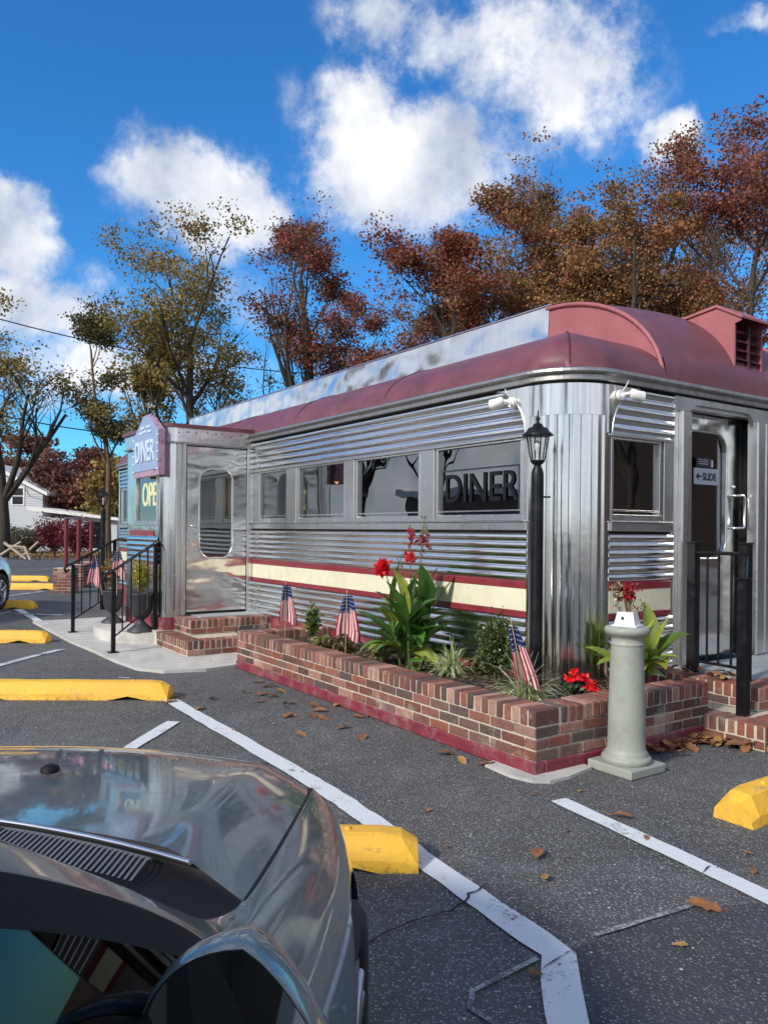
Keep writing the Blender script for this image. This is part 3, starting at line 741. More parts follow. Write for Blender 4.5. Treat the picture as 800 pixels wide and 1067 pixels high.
# recess
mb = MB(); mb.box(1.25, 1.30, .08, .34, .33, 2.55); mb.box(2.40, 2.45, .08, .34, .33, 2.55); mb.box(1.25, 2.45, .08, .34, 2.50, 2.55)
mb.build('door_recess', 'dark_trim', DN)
DR = MB()
def rrect(u0, u1, v0, v1, r, n=8):
    P = []
    for cx, cy, a in ((u1-r, v1-r, 0), (u0+r, v1-r, 90), (u0+r, v0+r, 180), (u1-r, v0+r, 270)):
        for k in range(n+1): t = R(a+90*k/n); P.append((cx+r*math.cos(t), cy+r*math.sin(t)))
    return P
def panel_with_hole(mb, fn, u0, u1, v0, v1, hole, d0, d1, mi=0):
    """rectangular plate with a rounded opening (same point count as hole)"""
    n = len(hole); outer = []
    cu = sum(p[0] for p in hole)/n; cv = sum(p[1] for p in hole)/n
    for (a, b_) in hole:
        dx, dy = a-cu, b_-cv
        tx = ((u1-cu)/dx if dx > 1e-6 else (u0-cu)/dx if dx < -1e-6 else 1e9); ty = ((v1-cv)/dy if dy > 1e-6 else (v0-cv)/dy if dy < -1e-6 else 1e9)
        t = min(tx, ty); outer.append((cu+dx*t, cv+dy*t))
    # snap the nearest to corners
    for c in ((u0, v0), (u1, v0), (u1, v1), (u0, v1)):
        i = min(range(n), key=lambda k: (outer[k][0]-c[0])**2+(outer[k][1]-c[1])**2); outer[i] = c
    for d, fl in ((d1, False), (d0, True)):
        V = [fn(*p, d) for p in outer]+[fn(*p, d) for p in hole]
        mb.add(V, [((i, (i+1) % n, n+(i+1) % n, n+i) if not fl else (n+i, n+(i+1) % n, (i+1) % n, i)) for i in range(n)], mi)
    for ring, fl in ((outer, 0), (hole, 1)):
        V = [fn(*p, d0) for p in ring]+[fn(*p, d1) for p in ring]
        mb.add(V, [(i, (i+1) % n, n+(i+1) % n, n+i) for i in range(n)], mi)
def trim_ring(fn, hole, d, r, parent, mat='steel_trim', name='window_trim'):
    mb = MB(); pts = [fn(*p, d) for p in hole]; pts.append(pts[0]); mb.tube(pts, r, 6, cap=False); return mb.build(name, mat, parent)
hole = rrect(1.46, 2.14, 1.20, 2.30, .16)
panel_with_hole(DR, F_front, 1.388, 2.39, .36, 2.50, hole, -.15, -.115)
fd = DR.build('front_door', 'steel_door', DN, fixn=True)
mb = MB(); mb.add([F_front(*p, -.14) for p in hole], [tuple(range(len(hole)))]); mb.build('pane', 'diner_glass', fd)
trim_ring(F_front, hole, -.114, .011, fd)
mb = MB(); mb.tube([F_front(x, z, d) for x, z, d in ((2.23, 1.76, -.115), (2.23, 1.76, -.06), (2.30, 1.76, -.045), (2.32, 1.74, -.045), (2.32, 1.49, -.045), (2.30, 1.47, -.045), (2.23, 1.47, -.06), (2.23, 1.47, -.115))], .012, 8); mb.build('handle', 'silver', fd)
mb = MB(); mb.lathe([(.018, 0), (.018, .012), (.012, .02)], 0, 0, 12)
for i, v in enumerate(mb.v): mb.v[i] = (2.25+v[0], .115-v[2], 1.84+v[1])
mb.build('lock', 'silver', fd)
mb = MB(); mb.tube([F_front(2.09, z, -.17) for z in (1.24, 2.27)], .02, 4); mb.build('glazing_strip', 'steel_trim', fd)
mb = MB(); P = rrect(1.67, 2.02, 1.845, 1.985, .012, 3); mb.prism(P, F_front, -.125, -.116); sl = mb.build('slide_sign', 'slide_grey', fd, fixn=True)
text_obj('lettering', 'SLIDE', sl, 'ink', .20, .065, lambda u, v, d: (1.89+u, .1155-d, 1.914+v), .002, .03)
mb = MB(); mb.prism([(1.69, 1.914), (1.728, 1.945), (1.73, 1.922), (1.77, 1.922), (1.77, 1.906), (1.73, 1.906), (1.728, 1.883)], F_front, -.116, -.113); mb.build('arrow', 'ink', sl, fixn=True)
mb = MB(); mb.box(1.70, 1.93, .117, .125, 1.995, 2.075); nb = mb.build('notice_board', 'ink', fd)
mb = MB()
for z in (2.056, 2.038, 2.02): mb.box(1.73, 1.87, .115, .1165, z, z+.006)
mb.build('small_print', 'slide_grey', nb)
mb = MB(); mb.box(1.915, 1.94, .114, .1165, 2.0, 2.06); mb.build('white_tag', 'white_plastic', fd)

# interior
mb = MB(); mb.box(.09, WID-.09, .35, LEN-.09, ZF-.03, ZF); mb.build('interior_floor', 'floor_in', DN)
mb = MB(); mb.box(.09, WID-.09, .35, LEN-.09, 2.50, 2.53); mb.build('ceiling', 'interior_steel', DN)
mb = MB(); mb.box(2.9, 3.0, .5, LEN-.6, ZF, 2.5); mb.build('back_bar_wall', 'interior', DN)
mb = MB(); mb.box(1.95, 2.4, 2.2, LEN-1.5, ZF, 1.3); mb.box(1.90, 2.5, 2.15, LEN-1.45, 1.3, 1.34); mb.build('counter', 'interior_steel', DN)
for i in range(8):
    mb = MB(); s0 = .55+i*1.32
    mb.bbox(.5, s0+.06, ZF+.62, .36, .06, .60, .03); mb.build('booth_back', 'booth_red', DN)
    mb = MB(); mb.bbox(.5, s0+.68, ZF+.73, .34, .28, .02, .01); mb.tube([(.5, s0+.68, ZF), (.5, s0+.68, ZF+.71)], .03, 8); mb.build('booth_table', 'interior_steel', DN)
for i, (x, y) in enumerate(((1.15, 1.3), (1.15, 3.2), (1.15, 5.2), (1.15, 8.0))):
    mb = MB(); mb.tube([(x, y, 2.5), (x, y, 2.2)], .006, 6); mb.lathe([(.03, .12), (.05, .10), (.12, 0)], x, y, 16, z0=2.08); pl = mb.build('pendant_lamp', 'orange_lamp', DN)
    mb = MB(); mb.lathe([(.01, -.05), (.035, -.02), (.035, .02), (.01, .05)], x, y, 12, z0=2.1); mb.build('bulb', 'bulb_glow', pl)

# roof ----------------------------------------------------------------------
ZC = 2.64
def lowroof(w, s):
    # inward distance from a rounded-rectangle outline
    hx, hy = WID/2, LEN/2; rr = RC+.03
    qx = abs(w-hx)-(hx+.03-rr); qy = abs(s-hy)-(hy+.03-rr)
    if qx > 0 and qy > 0: d = rr-math.hypot(qx, qy)
    else: d = rr-max(qx, qy)
    d = max(0, d); t = min(1, d/1.10)
    return ZC+.47*math.sqrt(max(0, 1-(1-t)**2))
def arange(a, b_, st): n = max(1, int(round((b_-a)/st))); return [a+(b_-a)*i/n for i in range(n+1)]
ysl = [-.03, -.026, -.02, -.01, .005, .02, .04, .06, .085, .11, .14, .17, .2, .24, .28, .33, .38, .43, .48, .54, .6, .67, .74, .82, .9, 1.0, 1.1, 1.2]+arange(1.3, LEN-1.3, .4)[:-1]+arange(LEN-1.3, LEN+.03, .1)
xsl = [-.03, -.026, -.02, -.01, .005, .02, .04, .06, .085, .11, .14, .17, .2, .24, .28, .33, .38, .43, .48, .54, .6, .67, .74, .82, .9, 1.0, 1.1, 1.3]
xsl = xsl+[WID-x for x in xsl[::-1]]
def outline_clamp(w, s):
    """pull points of the rectangle corners onto the rounded outline"""
    rr = RC+.03
    for cx, sx in ((RC, -1), (WID-RC, 1)):
        for cy, sy in ((RC, -1), (LEN-RC, 1)):
            if (w-cx)*sx > 0 and (s-cy)*sy > 0:
                d = math.hypot(w-cx, s-cy)
                if d > rr: return (cx+(w-cx)*rr/d, cy+(s-cy)*rr/d)
    return (w, s)
mb = MB(); rows = []
for s in ysl:
    r_ = []
    for w in xsl:
        a, b_ = outline_clamp(w, s); r_.append((a, b_, lowroof(a, b_)))
    rows.append(r_)
mb.grid(rows, smooth=True, flip=True)
lr = mb.build('lower_roof', 'roof_red', DN)
for s0 in (2.35, 4.2, 6.3, 8.2, 10.2):
    mb = MB(); mb.tube([(w, s0, lowroof(w, s0)+.003) for w in (-.02, .0, .04, .1, .2, .35, .5, .7, .9, 1.08)], .007, 5, cap=False); mb.build('roof_seam', 'roof_dark', lr)
mb = MB(); mb.tube([(t, t, lowroof(t, t)+.004) for t in [.104+.003*k+.97*(k/40)**2 for k in range(41)]], .007, 5, cap=False); mb.build('roof_seam', 'roof_dark', lr)
W0, W1, BN = 1.08, WID-1.08, 1.275
def prof(s): 
    q = min(s, LEN-s); t = max(0, min(1, q/BN)); return math.sqrt(max(0, 1-(1-t)**2))
def monz(w, s): return ZC-.02+(.885+.10*(1-((w-WID/2)/(WID/2-1.08))**2))*prof(s)
mb = MB(); rows = []
msl = [0, .004, .015, .035, .06, .1, .15, .21, .28, .36, .45, .55, .66, .78, .9, 1.03, 1.15, 1.275]; msl = msl+arange(2, LEN-2, .6)+[LEN-x for x in msl[::-1]]
for s in msl: rows.append([(W0+(W1-W0)*i/14, s-(.03 if s < .05 else 0), monz(W0+(W1-W0)*i/14, s)) for i in range(15)])
mb.grid(rows, flip=True); mon = mb.build('monitor_roof', 'roof_red', DN)
# burgundy side of the bullnose, painted pinker where it catches light
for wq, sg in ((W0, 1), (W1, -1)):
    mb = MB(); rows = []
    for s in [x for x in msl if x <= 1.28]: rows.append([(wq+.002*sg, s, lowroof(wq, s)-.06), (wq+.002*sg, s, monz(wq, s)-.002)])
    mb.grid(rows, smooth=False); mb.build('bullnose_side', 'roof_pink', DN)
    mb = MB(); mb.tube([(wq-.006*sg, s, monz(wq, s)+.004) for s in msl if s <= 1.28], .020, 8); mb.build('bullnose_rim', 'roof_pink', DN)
    # steel clerestory
    mb = MB(); rows = []
    for s in arange(1.24, LEN-1.2, .5): 
        b_ = random.uniform(-.006, .006)
        rows.append([(wq-sg*(.03+b_), s, lowroof(wq, s)-.03), (wq-sg*(.02-b_), s, (lowroof(wq, s)+3.52)/2), (wq-sg*.012, s, 3.535)])
    mb.grid(rows, smooth=True, flip=(sg < 0)); 
    mb.tube([(wq-sg*.012, s, 3.537) for s in (1.2, LEN-1.2)], .012, 6)
    mb.add([(wq-sg*.03, 1.24, 3.15), (wq+sg*.02, 1.24, 3.15), (wq+sg*.02, 1.24, 3.535), (wq-sg*.012, 1.24, 3.535)], [(0, 1, 2, 3)])
    mb.build('clerestory_panel', 'steel_roof', DN)
# louvered vent box on the front of the roof
vb = MB(); side = [(.05, 2.84), (.05, 3.285), (-.01, 3.30), (-.01, 3.33), (.22, 3.47), (.62, 3.42), (.55, 3.2)]
wa, wb = 2.15, 2.60
vb.prism(side, lambda u, v, d: (d, u, v), wa, wa+.02); vb.prism(side, lambda u, v, d: (d, u, v), wb-.02, wb)
vb.prism([(-.03, 3.315), (-.03, 3.335), (.22, 3.485), (.64, 3.43), (.64, 3.41), (.22, 3.46)], lambda u, v, d: (d, u, v), wa-.02, wb+.02)
vb.prism([(.04, 2.80), (.04, 2.87), (.08, 2.87), (.08, 2.80)], lambda u, v, d: (d, u, v), wa+.021, wb-.021)
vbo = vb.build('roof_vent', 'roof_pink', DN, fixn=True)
mb = MB()
for k in range(5):
    z = 2.89+k*.08; mb.add([(wa+.03, .05, z), (wb-.03, .05, z), (wb-.03, .10, z+.05), (wa+.03, .10, z+.05)], [(0, 1, 2, 3)])
mb.box((wa+wb)/2-.012, (wa+wb)/2+.012, .045, .07, 2.87, 3.28); mb.box(wa+.021, wb-.021, .20, .21, 2.85, 3.32)
mb.build('louver', 'roof_dark', vbo)
# gutter round the eaves (swept profile)
path = []
def arcp(cx, cy, a0, n=14):
    for k in range(n+1): a = a0+math.pi/2*k/n; path.append((cx, cy, math.cos(a), math.sin(a)))
for s in arange(LEN-RC, RC, .8)[:-1]: path.append((RC, s, -1, 0))
arcp(RC, RC, math.pi)
for w in arange(RC, WID-RC, .8)[1:-1]: path.append((w, RC, 0, -1))
arcp(WID-RC, RC, math.pi*1.5)
for s in arange(RC, LEN-RC, 2)[1:-1]: path.append((WID-RC, s, 1, 0))
arcp(WID-RC, LEN-RC, 0)
for w in arange(WID-RC, RC, 1)[1:-1]: path.append((w, LEN-RC, 0, 1))
arcp(RC, LEN-RC, math.pi*.5)
def sweep(prof, mats, name, smooth=False):
    mb = MB(); rows = []
    for cx, cy, nx, ny in path+[path[0]]: rows.append([(cx+nx*(RC+o), cy+ny*(RC+o), z) for o, z in prof])
    mb.grid(rows, smooth=smooth); return mb.build(name, mats, DN)
sweep([(.0, 2.552), (.045, 2.550), (.052, 2.556), (.052, 2.590), (.078, 2.600), (.086, 2.612), (.084, 2.632), (.07, 2.642), (.03, 2.650), (.02, 2.62)], 'gutter_metal', 'gutter')
sweep([(.028, 2.535), (.034, 2.540), (.034, 2.549), (.0, 2.551)], 'dark_trim', 'gutter_gap')

# ------------------------------------------------------------------ entrance vestibule (part of the diner)
VB = empty('entrance_vestibule', (0, 0, 0)); VB.parent = DN
V0, V1, VW, VR = 5.36, 6.85, -1.18, .15
def F_vf(u, v, d): return (u, V0-d, v)          # face towards the camera
def F_vo(u, v, d): return (VW-d, u, v)          # outer face
mb = MB(); mb.box(VW+VR, -.90, V0, V0+.05, .2, 2.45); mb.box(-.10, 0, V0, V0+.05, .2, 2.45); mb.box(-.90, -.10, V0, V0+.05, 2.44, 2.46)
mb.box(VW, VW+.05, V0+VR, 5.56, .2, 2.45); mb.box(VW, VW+.05, 6.44, V1, .2, 2.45); mb.box(VW, VW+.05, 5.56, 6.44, .2, 1.46)
mb.box(VW, 0, V1-.05, V1, .2, 2.45); mb.box(VW+.06, -.01, V0+.06, V1-.06, .31, .33)
mb.build('vestibule_wall', 'steel_wall', VB)
mb = MB(); rows = [[(VW+VR+VR*math.cos(math.pi+k/12*math.pi/2), V0+VR+VR*math.sin(math.pi+k/12*math.pi/2), z) for z in (.30, .8, 1.4, 2.0, 2.47)] for k in range(13)]
mb.grid(rows); mb.build('rounded_corner', 'steel_column', VB)
mb = MB(); mb.box(VW-.012, VW+.0, V0+VR, V1, .0, .36); mb.box(VW+VR, -.02, V0-.012, V0, 0, .36)
rows = [[(VW+VR+(VR+.012)*math.cos(math.pi+k/8*math.pi/2), V0+VR+(VR+.012)*math.sin(math.pi+k/8*math.pi/2), z) for z in (0, .34)] for k in range(9)]; mb.grid(rows)
mb.build('vestibule_plinth', 'base_red', VB)
flatbox('door_jamb', F_vf, -.955, -.905, .36, 2.47, 0, .022, 'steel_trim', .006, VB); flatbox('door_jamb', F_vf, -1.015, -.965, .36, 2.47, 0, .010, 'steel_trim', .004, VB)
flatbox('door_jamb', F_vf, -.098, -.06, .36, 2.47, 0, .022, 'steel_frame', .006, VB)
mb = MB(); hole = rrect(-.735, -.30, 1.06, 2.17, .15)
panel_with_hole(mb, F_vf, -.893, -.108, .40, 2.435, hole, -.01, .014)
vd = mb.build('entrance_door', 'steel_door', VB, fixn=True)
mb = MB(); mb.add([F_vf(*p, .002) for p in hole], [tuple(range(len(hole)))]); mb.build('pane', 'diner_glass', vd)
trim_ring(F_vf, hole, .016, .013, vd)
mb = MB(); mb.tube([F_vf(-.85, 1.46, .014), F_vf(-.85, 1.46, .06), F_vf(-.79, 1.455, .065)], .012, 8); mb.bbox(-.845, V0-.02, 1.27, .018, .006, .05, .004); mb.build('handle', 'silver', vd)
mb = MB(); mb.box(-.905, -.893, V0-.002, V0+.01, .38, 2.44); mb.box(-.108, -.098, V0-.002, V0+.01, .38, 2.44); mb.box(-.9, -.1, V0-.002, V0+.01, .385, .40); mb.box(-.9, -.1, V0-.006, V0+.01, 2.436, 2.452); mb.build('door_gap', 'dark_trim', vd)
# fascia and roof slab following the rounded corner
def vout(off):
    P = [(0, V0-off)]
    for k in range(9): a = math.pi*1.5-k/8*math.pi/2; P.append((VW+VR+(VR+off)*math.cos(a), V0+VR+(VR+off)*math.sin(a)))
    P += [(VW-off, V1+off), (0, V1+off)]; return P
for nm, off, z0, z1, mt in (('fascia_lip', .040, 2.462, 2.485, 'gutter_metal'), ('fascia', .030, 2.486, 2.655, 'steel_wall'), ('vestibule_roof', .06, 2.656, 2.70, 'roof_red')):
    mb = MB(); mb.prism(vout(off), lambda u, v, d: (u, v, d), z0, z1); mb.build(nm, mt, VB, fixn=True)
mb = MB()
for k in range(9):
    u = -.98+k*.115+random.uniform(-.03, .03); mb.lathe([(.008, 0), (.008, .008), (.003, .011)], 0, 0, 8)
    for i in range(len(mb.v)-16-8, len(mb.v)):
        pass
mb = MB()
for k in range(9): mb.bbox(-1.0+k*.115+random.uniform(-.03, .03), V0-.034, 2.60+random.uniform(-.02, .02), .007, .005, .007, .003)
mb.build('fascia_bolts', 'dark_trim', VB)
# outer face: window with the open sign, flutes, board above
def bar_(mb, fn, u0, u1, v0, v1, d0, d1, b=.003):
    p, q = fn(u0, v0, d0), fn(u1, v1, d1); mb.bbox(*[(p[i]+q[i])/2 for i in range(3)], *[abs(p[i]-q[i])/2 for i in range(3)], b)
mb = MB(); bar_(mb, F_vo, 5.54, 6.46, 1.46, 1.52, -.02, .03); bar_(mb, F_vo, 5.54, 5.575, 1.521, 2.30, -.02, .02); bar_(mb, F_vo, 6.40, 6.46, 1.521, 2.30, -.02, .02)
vw = mb.build('open_window', 'steel_trim', VB)
mb = MB(); mb.add([F_vo(5.56, 1.5, -.01), F_vo(6.42, 1.5, -.01), F_vo(6.42, 2.45, -.01), F_vo(5.56, 2.45, -.01)], [(0, 1, 2, 3)]); mb.build('pane', 'diner_glass', vw)
text_obj('open_lettering', 'OPEN', vw, 'open_glow', .80, .30, lambda u, v, d: (VW+.045-d, 5.90-u, 1.86+v), .012, .0)
mb = MB(); mb.box(VW-.013, VW, 5.7, 6.7, 1.33, 1.40); mb.build('burgundy_stripe', 'stripe_red', VB)
mb = MB(); rows = []
for q in range(31): rows.append([(VW-.004-.014*abs(math.sin(q/30*math.pi*5)), u, .98+.34*q/30) for u in (5.52, 6.8)])
mb.grid(rows, flip=True); mb.build('fluted_panel', 'steel_flute', VB)
# sign board, arched top
SB = empty('sign_board', (0, 0, 0)); SB.parent = VB
mb = MB(); c0 = 5.64; hw = .49
out_ = [(c0-hw, 2.06), (c0+hw, 2.06), (c0+hw, 2.57), (c0+hw*.72, 2.65), (c0+hw*.45, 2.73), (c0+hw*.2, 2.81), (c0-hw*.2, 2.81), (c0-hw*.45, 2.75), (c0-hw*.72, 2.67), (c0-hw, 2.60)]
mb.prism(out_, F_vo, .06, .13); mb.build('board_frame', 'sign_frame_red', SB, fixn=True)
mb = MB(); ins = [(c0+(u-c0)*.965, 2.50+(v-2.50)*.95 if v > 2.3 else 2.13) for u, v in out_]; mb.prism(ins, F_vo, .131, .139); mb.build('board_face', 'sign_blue', SB, fixn=True)
text_obj('board_lettering', 'DINER', SB, 'sign_lite', .74, .26, lambda u, v, d: (VW-.140-d, c0-u, 2.37+v), .01, .02)
mb = MB()
for u0, u1, v in ((-.24, -.08, 2.60), (-.04, .05, 2.61), (.08, .24, 2.60), (-.20, -.02, 2.66), (.03, .18, 2.66)): bar_(mb, F_vo, c0+u0, c0+u1, v-.014, v+.014, .14, .147, .002)
mb.build('small_lettering', 'sign_lite', SB)
mb = MB()
for k in range(5): 
    for uu in (-hw*.95, hw*.95): a = F_vo(c0+uu, 2.13+k*.10, .14); mb.lathe([(.004, -.014), (.014, -.006), (.014, .006), (.004, .014)], a[0], a[1], 8, z0=a[2])
mb.build('board_bulbs', 'white_plastic', SB)

# ------------------------------------------------------------------ steps
def brick_steps(name, label, boxes, parts_extra=None):
    root = empty(name, D2W(0, 0), ANG, label, 'steps')
    for i, (x0, x1, y0, y1, z0, h, faces) in enumerate(boxes):
        mb = MB(); 
        mc = MB(); mc.box(x0+.004, x1, y0+.004, y1, z0, z0+h-.006)
        nb = max(1, int((h-.095)/.068)); zr = z0+h-.095
        for (fo, fa, fl, ff) in faces:
            stretcher(mb, fo, fa, fl, zr-.068, 1, .09, face=ff); rowlock(mb, fo, fa, fl, zr, .2, face=ff)
        mc.build('mortar_core', 'mortar', root); mb.build('brick_tread', 'brick', root)
    return root
VS = brick_steps('brick_steps', 'two low red brick steps with grey slab below the vestibule door, left of the planter',
    [(-1.27, 0, 4.28, 6.0, .03, .165, [((-1.27, 4.28), (1, 0), 1.26, 1), ((-1.27, 5.3), (0, -1), 1.02, 1)]),
     (-1.04, 0, 4.80, 5.35, .195, .165, [((-1.04, 4.80), (1, 0), 1.03, 1), ((-1.04, 5.35), (0, -1), .55, 1)])])
mb = MB(); mb.box(-.83, 0, 5.01, 5.345, .345, .368); mb.build('landing_slab', 'grey_concrete', VS)
mb = MB(); mb.bbox(-.35, 4.62, .215, .17, .10, .02, .008); mb.build('loose_plate', 'urn_grey', VS)
FS = brick_steps('brick_steps', 'wide red brick steps with rowlock edges and grey landing below the front sliding door', 
    [(.62, 3.6, -1.12, -.02, 0, .165, [((.62, -1.12), (1, 0), 2.98, 1), ((.62, -.03), (0, -1), 1.09, 1)]),
     (1.00, 3.2, -.86, -.02, .165, .165, [((1.00, -.86), (1, 0), 2.2, 1), ((1.00, -.03), (0, -1), .83, 1)])])
mb = MB(); mb.box(1.21, 3.2, -.65, -.022, .31, .338); mb.build('landing_slab', 'grey_concrete', FS)
# half-round concrete step
mb = MB(); P = [(-1.19, 6.98)]+[(-1.19-.5*math.sin(t)**.7 if 0 < t < math.pi else -1.19, 6.2+.82*math.cos(t)) for t in [math.pi*k/24 for k in range(25)]]
P = [(-1.2, 7.1)]+[(-1.2-.52*math.sin(t), 6.25+.85*math.cos(t)) for t in [math.pi*k/24 for k in range(25)]]
mb.prism(P, lambda u, v, d: D2W(u, v, d), .03, .165); tag(mb.build('concrete_step', 'concrete', fixn=True), 'pale half-round concrete step below the urns', 'step')

# ------------------------------------------------------------------ railings
def tubew(mb, pts, r, n=8): mb.tube([D2W(*p) for p in pts], r, n)
def sqpost(mb, w, s, z0, z1, h=.024, cap=True):
    x, y, _ = D2W(w, s); mb.bbox(x, y, (z0+z1)/2, h, h, (z1-z0)/2, .004, ANG)
    if cap: mb.bbox(x, y, z1+.008, h+.006, h+.006, .007, .003, ANG)
def plate(mb, w, s, z, h=.055): x, y, _ = D2W(w, s); mb.bbox(x, y, z+.005, h, h, .005, .002, ANG)
# front railing at the sliding door
rx, ry, _ = D2W(1.22, -.22)
FR = empty('handrail', (0, 0, 0), 0, 'square black metal handrail on the front steps beside the sliding door', 'railing')
mb = MB(); sqpost(mb, 1.20, -.20, .33, 1.34, .036); mb.build('post', 'black_paint', FR)
mb = MB(); sqpost(mb, 1.16, -.66, .33, 1.34, .034); mb.build('post', 'black_paint', FR)
mb = MB(); sqpost(mb, .80, -.86, .165, 1.10, .034); mb.build('post', 'black_paint', FR)
mb = MB(); tubew(mb, [(1.20, -.20, 1.27), (1.16, -.66, 1.27)], .014); tubew(mb, [(1.16, -.66, 1.27), (.80, -.86, 1.06)], .018); mb.build('top_rail', 'black_paint', FR)
mb = MB(); tubew(mb, [(1.20, -.20, .42), (1.16, -.66, .42)], .012); mb.build('bottom_rail', 'black_paint', FR)
mb = MB()
for t in (.28, .5, .74): tubew(mb, [(1.20-.04*t, -.20-.46*t, .42), (1.20-.04*t, -.20-.46*t, 1.27)], .010)
mb.build('baluster', 'black_paint', FR)
# curled railings either side of the entrance
def stair_rail(s, label, w0=-1.86, w1=-1.27, ds=.0, z1=.165, swan=True):
    rt = empty('handrail', (0, 0, 0), 0, label, 'railing', 'curled black handrails at the vestibule entrance')
    sA, sB = s, s+ds
    mb = MB(); sqpost(mb, w0, sA, .03, .93, .022, False); plate(mb, w0, sA, .03); mb.build('post', 'black_paint', rt)
    mb = MB(); sqpost(mb, w1, sB, z1, 1.24, .022, False); plate(mb, w1, sB, z1); mb.build('post', 'black_paint', rt)
    T = lambda t, z: (w0+(w1-w0)*t, sA+(sB-sA)*t, z)
    mb = MB(); pts = [T(-.10, .86), T(-.17, .84), T(-.20, .88), T(-.17, .92), T(-.08, .935), T(0, .95), T(.5, 1.10), T(1, 1.25), T(1.12, 1.265), T(1.3, 1.25), T(1.42, 1.21), T(1.44, 1.17), T(1.36, 1.15)]
    tubew(mb, pts, .017); mb.build('top_rail', 'black_paint', rt)
    mb = MB(); tubew(mb, [T(0, .20), T(.78, .44), T(.80, .46), T(.80, 1.18)], .010); mb.build('bottom_rail', 'black_paint', rt)
    mb = MB()
    for t in (.2, .4, .6): tubew(mb, [T(t, .20+.31*t), T(t, .95+.30*t)], .009)
    mb.build('baluster', 'black_paint', rt)
    return rt
stair_rail(4.99, 'nearer curled black handrail left of the vestibule door, in front of the big urn', w1=-1.22, ds=.52)
stair_rail(7.0, 'farther curled black handrail at the left edge of the half-round step', w0=-1.84, w1=-1.22, ds=.3)

# ------------------------------------------------------------------ lampposts
def lamppost(w, s, z0, label, zt=1.86, r=.043, dark_head=False):
    x, y, _ = D2W(w, s)
    root = empty('lamppost', (x, y, z0), ANG, label, 'lamppost')
    mb = MB(); h = zt-z0
    mb.lathe([(r, 0), (r, h-.10), (r*.98, h-.06), (r*.8, h-.03), (.022, h-.005), (.028, h+.004)], 0, 0, 20); mb.build('post', 'black_paint', root)
    mb = MB(); mb.tube([(.03, -.02, h-.22), (.075, -.05, h-.22)], .007, 6); mb.build('photocell', 'black_paint', root)
    mb = MB(); mb.lathe([(.03, 0), (.05, .02), (.052, .03)], 0, 0, 6, smooth=False, z0=h); lan = mb.build('lantern_base', 'black_paint', root)
    mb = MB()
    for k in range(6):
        a = k*math.pi/3; mb.tube([(.048*math.cos(a), .048*math.sin(a), h+.03), (.078*math.cos(a), .078*math.sin(a), h+.20)], .0045, 5)
    mb.build('lantern_frame', 'black_paint', root)
    mb = MB(); mb.lathe([(.045, .03), (.075, .20)], 0, 0, 6, smooth=False, z0=h); mb.f = mb.f[:6]; mb.m = mb.m[:6]; mb.c = mb.c[:6]; mb.sm = mb.sm[:6]; mb.build('lantern_glass', 'lamp_glass', root)
    mb = MB(); mb.lathe([(.012, .03), (.012, .09), (.022, .11), (.024, .14), (.008, .165)], 0, 0, 10, z0=h); mb.build('bulb', 'white_plastic', root)
    mb = MB(); mb.lathe([(.105, .198), (.105, .205), (.08, .225), (.065, .25), (.045, .245), (.03, .278), (.012, .285), (.010, .30), (.016, .315), (.006, .335), (.004, .37), (.001, .375)], 0, 0, 18, z0=h); mb.build('lantern_cap', 'black_paint', root)
    return root
lamppost(-.42, -.09, .28, 'black lamppost with glass lantern in the brick planter in front of the corner column', zt=1.88)
lamppost(-.655, 10.1, 0, 'distant black lamppost at the far left, behind the entrance railings', zt=1.80)

# ------------------------------------------------------------------ pedestal column with birdhouse
px_, py_, _ = D2W(-.445, -.865)
PD = empty('pedestal', (px_, py_, 0), ANG, 'grey-green classical column pedestal standing on the asphalt before the planter', 'pedestal')
mb = MB(); mb.bbox(0, 0, .028, .175, .175, .028, .008); mb.build('plinth', 'pedestal_grey', PD)
mb = MB(); mb.lathe([(.150, .057), (.158, .07), (.158, .085), (.148, .097), (.135, .10), (.138, .112), (.128, .125), (.121, .14), (.119, .20), (.115, .40), (.108, .60), (.101, .765), (.101, .768), (.106, .772), (.106, .780), (.100, .784), (.100, .81), (.108, .822), (.13, .835), (.141, .848), (.143, .862), (.138, .876), (.125, .883), (.1, .884)], 0, 0, 48); mb.build('shaft', 'pedestal_grey', PD)
PD.scale = (.92, .92, .975)
bh = empty('birdhouse', (px_, py_, .862), R(-36), 'small white birdhouse box holding dried flowers on top of the pedestal', 'birdhouse')
mb = MB(); V = [(-.062, -.055, .008), (.062, -.055, .008), (.062, .055, .008), (-.062, .055, .008), (-.047, -.042, .085), (.047, -.042, .085), (.047, .042, .085), (-.047, .042, .085)]
mb.add(V, [(0, 1, 5, 4), (1, 2, 6, 5), (2, 3, 7, 6), (3, 0, 4, 7), (4, 5, 6, 7), (0, 3, 2, 1)]); mb.bbox(0, 0, .004, .075, .068, .004, .002); mb.build('box', 'white_plastic', bh)
mb = MB(); mb.lathe([(.009, 0), (.009, .004)], 0, 0, 12)
for i, v in enumerate(mb.v): mb.v[i] = (v[0]-.012-.0, -.0515-v[2], .05+v[1])
mb.build('entrance_hole', 'ink', bh)

